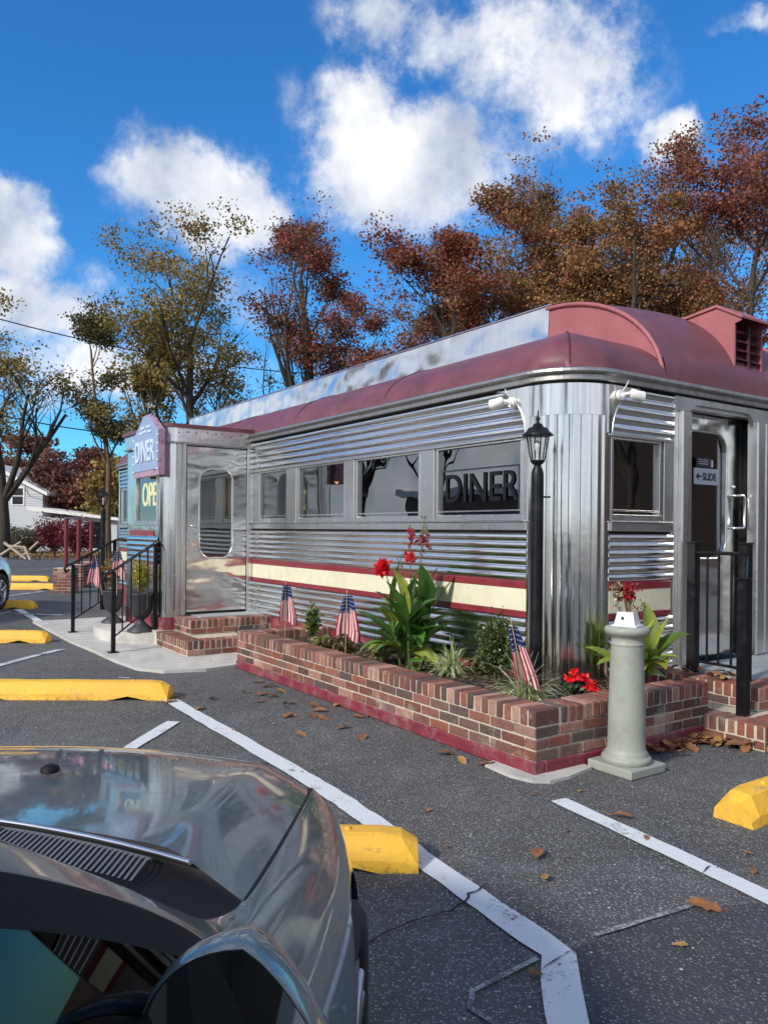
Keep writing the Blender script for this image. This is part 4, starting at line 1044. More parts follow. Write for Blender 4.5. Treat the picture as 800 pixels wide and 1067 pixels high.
# ------------------------------------------------------------------ plant helpers
def leaf_blade(mb, base, d0, length, width, droop, col, fold=.25, n=7, tip=1.6, twist=0):
    """lanceolate leaf: starts along d0 (Vector), bends down by droop"""
    d = Vector(d0).normalized(); p = Vector(base); side = d.cross(Vector((0, 0, 1)))
    if side.length < .05: side = Vector((1, 0, 0))
    side.normalize(); side = Matrix.Rotation(twist, 3, d) @ side
    rows = []
    for i in range(n+1):
        t = i/n; w = width*(math.sin(math.pi*min(1, t*.93+.06))**.8)*(1 if t < .5 else (1-(t-.5)*.35))*.5
        if i == n: w = .001
        nrm = side.cross(d).normalized()
        rows.append([tuple(p-side*w+nrm*w*fold), tuple(p-side*w*.5+nrm*w*fold*.3), tuple(p), tuple(p+side*w*.5+nrm*w*fold*.3), tuple(p+side*w+nrm*w*fold)])
        p = p+d*(length/n); d = (d+Vector((0, 0, -1))*droop/n*(1+t)).normalized()
        side = (side-d*side.dot(d)).normalized()
    k = random.uniform(.85, 1.15)
    mb.grid(rows, 0, tuple(c*k for c in col), True)
def petals(mb, c, r, n, col, mi=0):
    for _ in range(n):
        d = Vector((random.gauss(0, 1), random.gauss(0, 1), random.gauss(.3, .8))).normalized()
        a = d.orthogonal().normalized(); b_ = d.cross(a); w = r*random.uniform(.5, .8); l = r*random.uniform(.8, 1.3)
        o = Vector(c)+d*r*.15; k = random.uniform(.7, 1.2); cc = tuple(min(1, x*k) for x in col)
        mb.add([o, o+d*l*.5+a*w*.5, o+d*l+b_*w*.15, o+d*l*.5-a*w*.5+b_*w*.1], [(0, 1, 2, 3)], mi, cc)
def canna(name, label, w, s, z, H, leaves, cols, stalks, flower_cols, seed, spread=.22, L=(.26, .40), W=(.08, .13)):
    random.seed(seed); x, y, _ = D2W(w, s)
    root = empty(name, (x, y, z), 0, label, 'plant')
    st = MB(); lf = MB(); fl = MB()
    stems = []
    for k in range(7):
        a = k*.9+random.uniform(0, .6); rr = random.uniform(.03, .12)
        p0 = (rr*math.cos(a), rr*math.sin(a), 0); hh = H*random.uniform(.55, .8)
        p1 = (p0[0]*2, p0[1]*2, hh); stems.append((p0, p1)); st.tube([p0, p1], [.012, .006], 7)
    for k in range(leaves):
        p0, p1 = stems[k % 7]; t = random.uniform(.1, .95); b_ = Vector(p0).lerp(Vector(p1), t)
        a = k*2.4+random.uniform(-.4, .4); el = .35+1.0*t+random.uniform(-.2, .2)
        d = Vector((math.cos(a)*math.cos(el), math.sin(a)*math.cos(el), math.sin(el)))
        leaf_blade(lf, b_, d, random.uniform(*L), random.uniform(*W), random.uniform(.5, 1.6)*(1.3-t), random.choice(cols), .3, 8, twist=random.uniform(-.3, .3))
    st.build('stems', 'stem_green', root); lf.build('leaves', 'plant_leaf', root)
    for (dx, dy, hh, fr, n) in stalks:
        m1 = MB(); m1.tube([(dx*.3, dy*.3, H*.4), (dx*.8, dy*.8, hh*.8), (dx, dy, hh)], [.007, .005, .003], 6); m1.build('flower_stalk', 'stem_green', root)
        for (f0, f1, cnt, cc, rr) in fr:
            m2 = MB()
            for _ in range(cnt):
                t = random.uniform(f0, f1); a = random.uniform(0, 6.28); q = random.uniform(0, .035)
                petals(m2, (dx+q*math.cos(a), dy+q*math.sin(a), hh*t), rr, n, cc)
            m2.build('flowers', 'plant_leaf', root)
    random.seed(seed+100)
    return root
G1, G2, G3, G4 = (.085, .20, .04), (.13, .27, .05), (.055, .14, .03), (.30, .36, .06)
RED, DRY, YEL = (.55, .02, .03), (.16, .09, .05), (.35, .33, .12)
canna('canna_plant', 'tall green canna with red flowers in the middle of the planter before the wide windows', -.36, 1.42, .27, .70, 78,
      [G1, G2, G3, G1, G2, G3, G4], [
      (-.24, -.06, .86, [(.93, 1.03, 16, (.75, .02, .03), .060)], 6), (-.02, -.02, 1.20, [(.86, .96, 11, (.38, .04, .06), .038), (.74, .79, 11, (.75, .02, .03), .045), (.94, 1.02, 3, YEL, .02)], 5),
      (.10, -.02, 1.28, [(.78, .88, 12, (.32, .05, .07), .042), (.60, .78, 10, DRY, .02), (.86, 1.0, 16, (.24, .22, .1), .020)], 5), (-.10, .02, .95, [(.8, 1.0, 8, (.12, .10, .08), .018)], 4)], None, 11, L=(.30, .48), W=(.10, .17))
canna('canna_plant', 'yellow-green broad-leaved canna behind the grey pedestal in the short arm of the planter', .34, -.30, .27, .42, 30,
      [(.20, .28, .04), (.30, .34, .05), (.10, .18, .03), (.24, .30, .06)], [], None, 23, L=(.26, .40), W=(.11, .17))
# dried flowers standing in the birdhouse box
random.seed(5)
df = empty('dried_flowers', (px_, py_, .947), 0, 'bunch of dry tan and red flowers sticking up from the birdhouse on the pedestal', 'flowers')
st = MB(); fl = MB()
for k in range(15):
    a = random.uniform(0, 6.28); q = random.uniform(.01, .055); hh = random.uniform(.06, .18); tip = (-.0+q*math.cos(a)*1.0, q*math.sin(a)*.8, hh)
    st.tube([(tip[0]*.3, tip[1]*.3, 0), tip], .0022, 4)
for k in range(60): petals(fl, (.005+random.gauss(0, .018), random.gauss(0, .015), random.uniform(.075, .165)), .027, 4, random.choice([(.42, .02, .04), (.30, .03, .05), (.5, .04, .06)]))
for k in range(34): petals(fl, (-.062+random.gauss(0, .013), random.gauss(0, .012), random.uniform(.06, .19)), .024, 4, random.choice([(.40, .36, .14), (.30, .20, .12), (.18, .12, .08)]))
for k in range(14): petals(fl, (random.uniform(-.07, .08), random.gauss(0, .02), random.uniform(-.0, .08)), .02, 3, random.choice([DRY, (.25, .15, .08)]))
for k in range(10): petals(fl, (.088+random.gauss(0, .008), random.gauss(0, .01), random.uniform(-.05, .05)), .016, 3, random.choice([DRY, (.10, .05, .05), (.25, .05, .05)]))
st.tube([(.05, 0, 0), (.085, 0, -.05+.08)], .002, 4)
st.build('stems', 'twig', df); fl.build('blooms', 'plant_leaf', df)

def tuft(w, s, z, label, n=130, R0=.17, seed=1, cols=((.55, .58, .34), (.32, .40, .16), (.66, .66, .45), (.20, .30, .10))):
    random.seed(seed); x, y, _ = D2W(w, s)
    mb = MB()
    for _ in range(n):
        a = random.uniform(0, 6.28); el = random.uniform(.35, 1.5); d = Vector((math.cos(a)*math.cos(el), math.sin(a)*math.cos(el), math.sin(el)))
        leaf_blade(mb, (random.gauss(0, .02), random.gauss(0, .02), 0), d, random.uniform(.10, R0*1.5), random.uniform(.006, .011), random.uniform(.5, 2.0), random.choice(cols), .2, 5)
    o = mb.build('ornamental_grass', 'plant_leaf', None, (x, y, z)); return tag(o, label, 'plant')
tuft(-.33, .92, .28, 'white-edged grass tuft in the planter, right of the tall canna', 260, .22, 31)
tuft(-.60, -.18, .29, 'white-edged grass tuft spilling under the flag at the planter corner', 340, .26, 32)

def leafball(name, label, w, s, z, rx, rz, n, size, cols, seed, cat='shrub', branches=10, world=None, density=.7, upright=.5, cone=False):
    rng = np.random.RandomState(seed); x, y, _ = D2W(w, s) if world is None else (world[0], world[1], 0)
    root = empty(name, (x, y, z), 0, label, cat)
    mb = MB(); random.seed(seed); tips = []
    for k in range(branches):
        a = random.uniform(0, 6.28); q = rx*random.uniform(.2, .85); hh = rz*2*random.uniform(.45, .95)
        tip = Vector((q*math.cos(a), q*math.sin(a), hh)); mid = Vector((tip.x*.35, tip.y*.35, hh*.5))
        mb.tube([(0, 0, 0), mid, tip], [max(.004, rx*.035), max(.003, rx*.02), .002*max(1, rx)], 5); tips += [mid.lerp(tip, .2+.8*j/5) for j in range(6)]
    mb.build('stems', 'twig', root)
    tp = np.array([list(t_) for t_ in tips])
    k = rng.randint(0, len(tp), n); P = tp[k]+rng.normal(0, 1, (n, 3))*np.array([rx*.22, rx*.22, rz*.20]); P[:, 2] = np.maximum(P[:, 2], size*.5)
    if cone: kz = np.clip(1.15-.62*P[:, 2]/(2*rz), .35, 1.2)*(1+.16*np.sin(P[:, 2]*34)); P[:, 0] *= kz; P[:, 1] *= kz
    V, F, C = leaf_quads(P, size, cols, rng); np_mesh('foliage', V, F, C, 'plant_leaf', root)
    return root
def leaf_quads(P, size, cols, rng, upn=.3, cvar=.25, cidx=None):
    n = len(P)
    d = rng.normal(0, 1, (n, 3)); d[:, 2] *= .7; d /= np.linalg.norm(d, axis=1)[:, None]
    r_ = rng.normal(0, 1, (n, 3)); a = np.cross(d, r_); a /= np.linalg.norm(a, axis=1)[:, None]+1e-9
    sz = size*rng.uniform(.6, 1.3, (n, 1)); w = sz*.42
    nn = np.cross(d, a)
    V = np.stack([P-d*sz*.5, P+a*w+nn*w*.25, P+d*sz*.5, P-a*w+nn*w*.25], 1).reshape(-1, 3)
    F = np.arange(n*4).reshape(-1, 4)
    ca = np.array(cols); ci = rng.randint(0, len(ca), n) if cidx is None else cidx
    C = ca[ci]*rng.uniform(1-cvar, 1+cvar, (n, 1))
    return V, F, np.clip(C, 0, 1)
leafball('boxwood_shrub', 'dense dark green conical shrub in the planter beside the black lamppost', -.36, .36, .28, .20, .27, 4600, .022, [(.045, .085, .025), (.07, .12, .035), (.16, .19, .06), (.04, .06, .025)], 41, branches=20, cone=True)
leafball('boxwood_shrub', 'small upright green shrub near the left end of the planter, beside the first flag', -.44, 3.0, .28, .11, .20, 1400, .026, [(.04, .09, .02), (.06, .13, .03), (.18, .24, .04)], 42, branches=9)
leafball('bedding_plant', 'low yellow-green and bronze rosette near the planter left end', -.50, 2.62, .28, .13, .05, 420, .045, [(.20, .26, .06), (.14, .10, .05), (.20, .16, .09)], 43, 'plant', 10)
leafball('bedding_plant', 'low bronze leafy plant between the small shrub and second flag', -.52, 2.25, .28, .12, .07, 420, .05, [(.12, .09, .05), (.17, .14, .07), (.09, .10, .04)], 44, 'plant', 10)
leafball('bedding_plant', 'low yellow-green clump at the foot of the tall canna', -.58, 1.62, .28, .12, .06, 500, .04, [(.25, .27, .06), (.14, .18, .05), (.2, .14, .06)], 45, 'plant', 10)
leafball('bedding_plant', 'low dull green clump behind the second flag', -.22, 2.0, .28, .14, .08, 600, .04, [(.08, .10, .04), (.13, .13, .05), (.18, .12, .06)], 48, 'plant', 10)
leafball('bedding_plant', 'low brown-green clump between the canna and the steel wall', -.15, .75, .28, .14, .07, 500, .04, [(.10, .11, .05), (.16, .11, .06), (.07, .08, .04)], 49, 'plant', 10)
leafball('bedding_plant', 'dark reddish low plant between the canna and the grass tuft', -.45, 1.12, .28, .09, .04, 300, .035, [(.08, .03, .03), (.10, .08, .04), (.05, .05, .03)], 46, 'plant', 8)
pf = leafball('geranium_plant', 'bright red flowers over dark leaves in the planter beside the pedestal', -.18, -.26, .28, .13, .06, 500, .03, [(.03, .06, .02), (.05, .08, .03), (.06, .05, .03)], 47, 'plant', 9)
random.seed(3)
for c in ((-.04, -.02, .17), (-.01, -.05, .15), (.05, -.08, .12), (.02, -.04, .14), (.08, -.09, .10), (-.05, .01, .13)):
    mb = MB()
    for _ in range(7): petals(mb, (c[0]+random.gauss(0, .012), c[1]+random.gauss(0, .012), c[2]+random.gauss(0, .01)), .036, 4, (.80, .015, .02))
    mb.build('flower', 'plant_leaf', pf)

# ------------------------------------------------------------------ little flags
def flag(label, x, y, z, H, Lf, Wf, lean=(0, 0), hang=(0, 0, -1), across=(1, 0, 0), seed=1, group='small stick flags'):
    random.seed(seed)
    root = empty('stick_flag', (x, y, z), 0, label, 'flag', group)
    top = Vector((lean[0], lean[1], H)); mb = MB(); mb.tube([(0, 0, -.02), top], .004, 6); mb.lathe([(.002, -.012), (.007, 0), (.002, .012)], top.x, top.y, 8, z0=top.z+.008); mb.build('stick', 'wood_stick', root)
    h = Vector(hang).normalized(); a = Vector(across).normalized(); nr = h.cross(a).normalized()
    mb = MB(); NU, NV = 34, 26
    def P(i, j):
        u, v = i/NU, j/NV
        wid = Wf*(.45+.75*min(1, u*1.25))
        fold = math.sin(v*math.pi*2.6+u*1.5)*.026*(.3+u)+math.sin(v*9+u*4)*.004
        return tuple(top-Vector((0, 0, .03))+h*(u*Lf*(1-.10*math.sin(v*5)))+a*((v-.35)*wid)+nr*fold)
    V = [P(i, j) for i in range(NU+1) for j in range(NV+1)]
    for i in range(NU):
        for j in range(NV):
            if i < NU*.42 and j < NV*.56 or i < NU*.30: c = (.55, .55, .58) if ((i % 3 == 1) and (j % 3 == (1 if i % 6 == 1 else 2))) else (.015, .03, .13)
            else: c = (.50, .02, .05) if (j*13//NV) % 2 == 0 else (.72, .70, .68)
            mb.f.append((i*(NV+1)+j, i*(NV+1)+j+1, (i+1)*(NV+1)+j+1, (i+1)*(NV+1)+j)); mb.m.append(0); mb.c.append(c); mb.sm.append(True)
    mb.v = V; mb.build('cloth', 'flag_cloth', root)
    return root
q = D2W(-.70, 3.08); flag('small American flag hanging straight at the left end of the brick planter', q[0], q[1], .36, .54, .38, .15, (.0, 0), (0, 0, -1), (1, .2, 0), 1)
q = D2W(-.72, 1.90); flag('rumpled small American flag left of the tall canna in the planter', q[0], q[1], .36, .52, .37, .19, (.01, 0), (-.06, 0, -1), (1, -.3, 0), 2)
q = D2W(-.64, -.22); flag('tilted small American flag at the planter corner before the lamppost', q[0], q[1], .36, .47, .40, .13, (-.10, 0), (.24, -.03, -1), (1, .1, 0), 3)

# ------------------------------------------------------------------ urns
def urn(w, s, z, sc, label):
    x, y, _ = D2W(w, s); root = empty('urn_planter', (x, y, z), 0, label, 'urn', 'black urns on the half-round step')
    mb = MB(); mb.lathe([(.19*sc, 0), (.19*sc, .02*sc), (.10*sc, .09*sc), (.05*sc, .14*sc), (.05*sc, .17*sc), (.10*sc, .20*sc), (.155*sc, .30*sc), (.165*sc, .50*sc), (.19*sc, .53*sc), (.19*sc, .55*sc), (.165*sc, .55*sc), (.16*sc, .50*sc)], 0, 0, 28); mb.build('bowl', 'urn_grey', root)
    mb = MB(); mb.lathe([(.02, .5*sc), (.16*sc, .505*sc)], 0, 0, 20); mb.build('soil', 'soil', root)
    return root
urn(-1.36, 5.62, .165, .86, 'larger black pedestal urn nearest the vestibule corner')
urn(-1.40, 6.70, .165, .78, 'smaller black pedestal urn behind the nearer handrail')
ux, uy, _ = D2W(-1.36, 5.62); vx, vy, _ = D2W(-1.40, 6.70)
leafball('urn_shrub', 'bright yellow-green feathery shrub growing in the larger urn', 0, 0, .165+.43, .13, .20, 1500, .03, [(.42, .42, .03), (.28, .32, .03), (.35, .22, .05)], 51, world=(ux, uy), branches=14)
leafball('urn_grass', 'dry brown and gold stalks in the smaller urn', 0, 0, .165+.39, .16, .24, 700, .035, [(.28, .17, .05), (.16, .09, .04), (.40, .28, .05)], 52, world=(vx, vy), branches=18)
flag('larger American flag standing in the smaller urn', vx+.09, vy-.12, .56, .60, .36, .16, (.0, 0), (0, 0, -1), (1, 0, 0), 4)
flag('American flag in the smaller urn leaning to the left', vx-.10, vy-.12, .56, .50, .36, .15, (-.10, 0), (-.12, 0, -1), (1, 0, 0), 5)

# ------------------------------------------------------------------ floodlights on the corner
def flood(fn, u, z, du, label):
    base = fn(u, z, .03); x, y, _ = D2W(base[0], base[1])
    root = empty('floodlight', (x, y, base[2]), ANG, label, 'light', 'white floodlights under the eaves')
    def L(a, b_, c): p = fn(a, b_, c); q = fn(0, 0, 0); return (p[0]-q[0], p[1]-q[1], p[2])
    mb = MB(); mb.tube([L(0, 0, 0), L(0, 0, .03)], .04, 14); mb.tube([L(0, 0, .03), L(du*.35, .01, .07)], .014, 8); mb.tube([L(0, 0, .03), L(-du*.25, -.02, .06)], .012, 8); mb.build('mount', 'white_plastic', root)
    mb = MB(); mb.tube([L(du*.35, .01, .07), L(du*.42, .01, .075), L(du*.9, -.005, .09), L(du*1.25, -.012, .10)], [.022, .036, .040, .044], 16); h_ = mb.build('lamp_head', 'white_plastic', root)
    mb = MB(); mb.tube([L(du*1.251, -.012, .10), L(du*1.262, -.0122, .1003)], .037, 16); mb.build('lens', 'dark_trim', h_)
    mb = MB(); mb.tube([L(0, .02, .02), L(.02, .07, .05), L(.03, .105, .06)], .004, 5); mb.build('cable', 'white_plastic', root)
    return root
flood(F_long, .56, 2.43, .11, 'white floodlight under the eaves left of the corner column')
flood(F_front, .50, 2.46, .11, 'white floodlight under the eaves right of the corner column')

# ------------------------------------------------------------------ parking stops
def stop(cx, cy, rot, ln, label, h=.145, wb=.105, wt=.05, notch=True):
    mb = MB(); secs = [(-ln/2, .35, .55), (-ln/2+.07, .86, .92), (-ln/2+.16, 1, 1)]
    n = 9
    for k in range(1, n): secs.append((-ln/2+.16+(ln-.32)*k/n, 1, 1))
    secs += [(ln/2-.16, 1, 1), (ln/2-.07, .86, .92), (ln/2, .35, .55)]
    rows = []
    random.seed(int(abs(cx*100+cy*10)))
    for x, kt, kz in secs:
        j = lambda: random.uniform(-.003, .003)
        hz = h*(.35+.65*kz) if kz < 1 else h
        lift = .035 if (notch and (abs(abs(x)-ln*.30) < ln*.06)) else 0
        rows.append([(x, -wb+j(), lift), (x, -wb+.006+j(), .05*min(1, kz)+j()), (x, -wt*kt+j()-.012, hz*.96), (x, -wt*kt+.012+j(), hz+j()), (x, wt*kt-.012+j(), hz+j()), (x, wt*kt+.012, hz*.96), (x, wb-.006, .05), (x, wb, lift)])
    mb.grid(rows, smooth=False, flip=True)
    mb.add(rows[0], [tuple(range(8))[::-1]]); mb.add(rows[-1], [tuple(range(8))])
    for xx in (-ln*.33, ln*.33): mb.lathe([(.014, h-.002), (.014, h+.006), (.006, h+.009)], xx, 0, 10)
    o = mb.build('parking_stop', 'yellow_paint', None, (cx, cy, .0), rot)
    return tag(o, label, 'parking stop', 'yellow concrete parking stops')
stop(-.72, 3.32, R(0), 1.75, 'chipped yellow parking stop half hidden by the grey car')
stop(-2.68, 6.50, R(1), 1.8, 'long yellow parking stop at the left edge, in the space above the grey car')
stop(-5.02, 9.62, R(1), 1.75, 'yellow parking stop at the left edge beyond the thin curved line')
stop(-6.95, 13.62, R(0), 1.7, 'yellow parking stop tucked under the nose of the white car')
stop(-8.30, 17.85, R(0), 1.8, 'far yellow parking stop just right of the white car')
stop(-9.75, 20.6, R(0), 1.8, 'farthest yellow parking stop, only its end showing behind another stop')
stop(2.38, 4.26, ANG, 1.6, 'yellow parking stop cut by the right edge, facing the front steps', h=.15)

# ------------------------------------------------------------------ car
def make_car(label, paint, zs=1.0, name='car', front_only=False):
    root = empty(name, (0, 0, 0), 0, label, 'car')
    # columns: centre, mid, outer, seam in, seam out, fender top, shoulder, side, low side, rocker, under
    S = [ # y0, curvature, [(x,z)...]
     (2.20, .30, [(0, .60), (.30, .60), (.48, .59), (.56, .585), (.568, .585), (.60, .58), (.66, .55), (.70, .48), (.70, .38), (.66, .26), (.45, .22), (0, .22)]),
     (2.13, .34, [(0, .70), (.32, .70), (.54, .695), (.63, .68), (.638, .68), (.67, .665), (.73, .62), (.78, .52), (.79, .38), (.75, .23), (.5, .19), (0, .19)]),
     (1.95, .34, [(0, .79), (.34, .79), (.57, .795), (.70, .755), (.707, .755), (.735, .74), (.79, .69), (.84, .57), (.86, .40), (.82, .22), (.55, .18), (0, .18)]),
     (1.60, .28, [(0, .855), (.34, .86), (.59, .875), (.725, .82), (.732, .82), (.765, .805), (.83, .74), (.872, .62), (.88, .42), (.85, .22), (.6, .18), (0, .18)]),
     (1.20, .25, [(0, .91), (.34, .915), (.61, .93), (.738, .872), (.745, .872), (.785, .855), (.846, .775), (.882, .64), (.885, .42), (.86, .22), (.6, .18), (0, .18)]),
     (.97, .245, [(0, .945), (.34, .945), (.62, .95), (.742, .905), (.749, .905), (.79, .882), (.848, .795), (.882, .65), (.885, .42), (.865, .22), (.6, .18), (0, .18)]),
     (.955, .245, [(0, .93), (.34, .93), (.62, .93), (.738, .900), (.751, .907), (.792, .884), (.848, .80), (.882, .65), (.885, .42), (.865, .22), (.6, .18), (0, .18)]),
     (.82, .215, [(0, .925), (.34, .93), (.62, .93), (.725, .93), (.748, .92), (.79, .898), (.850, .815), (.882, .66), (.885, .42), (.865, .22), (.6, .18), (0, .18)]),
     (.72, .19, [(0, .99), (.34, .99), (.63, .985), (.705, .985), (.745, .972), (.778, .935), (.850, .83), (.882, .67), (.885, .42), (.865, .22), (.6, .18), (0, .18)]),
     (.36, .17, [(0, 1.255), (.33, 1.25), (.57, 1.23), (.625, 1.215), (.668, 1.19), (.69, 1.15), (.835, .885), (.882, .68), (.885, .42), (.865, .22), (.6, .18), (0, .18)]),
     (-.02, .16, [(0, 1.405), (.30, 1.40), (.50, 1.385), (.565, 1.36), (.610, 1.325), (.628, 1.29), (.825, .905), (.882, .69), (.885, .42), (.865, .22), (.6, .18), (0, .18)]),
     (-.10, .12, [(0, 1.43), (.30, 1.425), (.47, 1.41), (.55, 1.39), (.60, 1.35), (.622, 1.31), (.822, .91), (.882, .69), (.885, .42), (.865, .22), (.6, .18), (0, .18)]),
     (-.62, .05, [(0, 1.465), (.30, 1.46), (.48, 1.445), (.55, 1.42), (.60, 1.38), (.625, 1.34), (.82, .92), (.882, .70), (.885, .42), (.865, .22), (.6, .18), (0, .18)]),
     (-1.15, .0, [(0, 1.43), (.30, 1.425), (.46, 1.41), (.53, 1.385), (.58, 1.345), (.605, 1.31), (.815, .935), (.88, .71), (.885, .42), (.865, .22), (.6, .18), (0, .18)]),
     (-1.75, .0, [(0, 1.10), (.30, 1.10), (.46, 1.095), (.54, 1.085), (.58, 1.07), (.66, 1.03), (.80, .94), (.87, .72), (.875, .42), (.85, .24), (.6, .2), (0, .2)]),
     (-2.10, .0, [(0, 1.05), (.30, 1.05), (.46, 1.045), (.54, 1.035), (.56, 1.03), (.64, .99), (.76, .92), (.82, .72), (.83, .42), (.80, .26), (.55, .24), (0, .24)]),
     (-2.22, .0, [(0, .75), (.30, .75), (.46, .75), (.54, .745), (.56, .74), (.62, .73), (.70, .70), (.74, .60), (.74, .42), (.72, .3), (.5, .3), (0, .3)]),
    ]
    V = []; NC = 12; RN = 2*NC-2
    for y0, c, P in S:
        right = [(x, y0-c*(x/.8)**2, z*zs) for x, z in P]
        left = [(-x, y, z) for x, y, z in right[1:-1]][::-1]
        V += right+left
    F = []; MI = []
    def midx(i, j):
        col = j if j < NC-1 else RN-1-j
        if col >= 10: return 1
        if i <= 4 and col <= 2: return 2                    # bonnet
        if col == 3 and i <= 4: return 1                    # shut line
        if i == 5 and col <= 2: return 1
        if i in (6, 7) and col <= 2: return 1               # cowl
        if i in (8, 9) and col <= 2: return 3               # windscreen
        if i in (0, 1) and col in (4, 5): return 7
        if 8 <= i <= 12 and col == 4: return 1
        if i in (8, 9, 10, 11, 12) and col == 5: return 4
        if i == 13 and col <= 2: return 5
        return 0
    for i in range(len(S)-1):
        for j in range(RN):
            F.append((i*RN+j, i*RN+(j+1) % RN, (i+1)*RN+(j+1) % RN, (i+1)*RN+j)); MI.append(midx(i, j))
    F.append(tuple(range(RN))[::-1]); MI.append(0); n0 = (len(S)-1)*RN; F.append(tuple(n0+k for k in range(RN))); MI.append(0)
    me = bpy.data.meshes.new('cage'); me.from_pydata(V, [], F)
    mats = [paint, 'dark_trim', paint, 'car_glass', 'car_glass', 'car_glass', 'dark_rubber', 'headlight']
    for m_ in mats: me.materials.append(M[m_])
    me.polygons.foreach_set('material_index', MI)
    bm = bmesh.new(); bm.from_mesh(me)
    bmesh.ops.recalc_face_normals(bm, faces=bm.faces)
    cl = bm.edges.layers.float.new('crease_edge')
    for e_ in bm.edges:
        ms = {f.material_index for f in e_.link_faces}
        if len(ms) > 1: e_[cl] = 1.0 if (1 in ms) else .65
        else:
            cols_ = {(v.index % RN) for v in e_.verts}
            if cols_ <= {6} or cols_ <= {RN-6}: e_[cl] = .15
            if (cols_ <= {2} or cols_ <= {RN-2}) and all(v.index//RN <= 5 for v in e_.verts): e_[cl] = .5
    bm.to_mesh(me); bm.free()
    ob = bpy.data.objects.new('cage', me); COL.objects.link(ob)
    ss = ob.modifiers.new('s', 'SUBSURF'); ss.levels = 3; ss.render_levels = 3
    cut = []
    for yy in (1.30, -1.35):
        cm = MB(); k = 40
        ring = [(0, yy+.345*math.cos(2*math.pi*q/k), (.335*zs**.3)+.345*math.sin(2*math.pi*q/k)) for q in range(k)]
        for sx in (-1, 1):
            vv = [(sx*.58, y, z) for _, y, z in ring]+[(sx*1.1, y, z) for _, y, z in ring]
            cm.add(vv, [tuple(range(k)), tuple(range(k, 2*k))]+[(q, (q+1) % k, k+(q+1) % k, k+q) for q in range(k)], 6)
        co_ = cm.build('cut', mats, fixn=True); cut.append(co_)
        b_ = ob.modifiers.new('b', 'BOOLEAN'); b_.operation = 'DIFFERENCE'; b_.object = co_; b_.solver = 'EXACT'
    dg = bpy.context.evaluated_depsgraph_get(); dg.update()
    res = bpy.data.meshes.new_from_object(ob.evaluated_get(dg))
    co = [v.co.copy() for v in res.vertices]
    polys = [(tuple(p.vertices), p.material_index) for p in res.polygons]
    for c_ in cut: bpy.data.objects.remove(c_)
    bpy.data.objects.remove(ob)
    def part(nm, sel, side=0, par=root):
        fs = [p for p in polys if p[1] in sel and (side == 0 or co[p[0][0]].x*side > 0)]; used = sorted({v for f, _ in fs for v in f}); mp = {v: i for i, v in enumerate(used)}
        m_ = bpy.data.meshes.new(nm); m_.from_pydata([co[v] for v in used], [], [tuple(mp[v] for v in f) for f, _ in fs])
        for q in mats: m_.materials.append(M[q])
        m_.polygons.foreach_set('material_index', [mi for _, mi in fs]); m_.polygons.foreach_set('use_smooth', [mi != 6 for _, mi in fs]); m_.update()
        o = bpy.data.objects.new(nm, m_); COL.objects.link(o); o.parent = par; return o
    part('body', (0, 1, 6)); part('bonnet', (2,)); part('windscreen', (3,)); part('side_window', (4,), 1); part('side_window', (4,), -1); part('rear_window', (5,)); part('headlight', (7,))
    nv = [v.normal.copy() for v in res.vertices]
    fs = [p[0] for p in polys if p[1] in (0, 1)]; used = sorted({v for f in fs for v in f}); mp = {v: i for i, v in enumerate(used)}
    lm = bpy.data.meshes.new('cabin_lining'); lm.from_pydata([co[v]-nv[v]*.012 for v in used], [], [tuple(mp[v] for v in f) for f in fs]); lm.materials.append(M['dark_trim']); lm.update()
    lo = bpy.data.objects.new('cabin_lining', lm); COL.objects.link(lo); lo.parent = root
    # cowl grille slats under the windscreen, in an arc
    mb = MB()
    def cy_(x, y0, c): return y0-c*(x/.8)**2
    for k in range(-60, 63):
        x = k*.0096
        mb.add([(x-.0022, cy_(x, .93, .245), .946*zs), (x+.0022, cy_(x, .93, .245), .946*zs), (x+.0022, cy_(x, .85, .22), .942*zs), (x-.0022, cy_(x, .85, .22), .942*zs)], [(0, 1, 2, 3)])
    for y0, c in ((.935, .245), (.845, .28)):
        mb.tube([(x, cy_(x, y0, c), .942*zs) for x in [k*.05 for k in range(-12, 13)]], .0022, 6)
    mb.tube([(x, cy_(x, .80, .215), .955*zs) for x in [k*.06 for k in range(-11, 11)]], .0025, 6)
    mb.build('cowl_grille', 'cowl', root)
    mb = MB(); mb.tube([(x, cy_(x, .953, .245), .944*zs) for x in [k*.06 for k in range(-11, 12)]], .0045, 6); mb.build('bonnet_edge', 'silver', root)
    mb = MB()
    for x0, x1 in ((.30, -.25), (-.40, -.62+1.6*0)):
        pts = [(x0, cy_(x0, .90, .245), .955*zs), (x0-.02, cy_(x0, .86, .28), .975*zs), ((x0+x1)/2, cy_((x0+x1)/2, .79, .28), .985*zs), (x1, cy_(x1, .74, .26), .995*zs)]
        mb.tube(pts, [.012, .008, .006, .004], 8); mb.lathe([(.028, 0), (.022, .014), (.01, .02)], x0, cy_(x0, .90, .245), 14, z0=.94*zs)
    mb.build('wiper', 'cowl', root)
    for sx in (-.18, .2):
        mb = MB(); mb.lathe([(.02, 0), (.018, .010), (.008, .015)], sx, 1.30, 12, z0=.903*zs); mb.build('washer_nozzle', 'dark_trim', root)
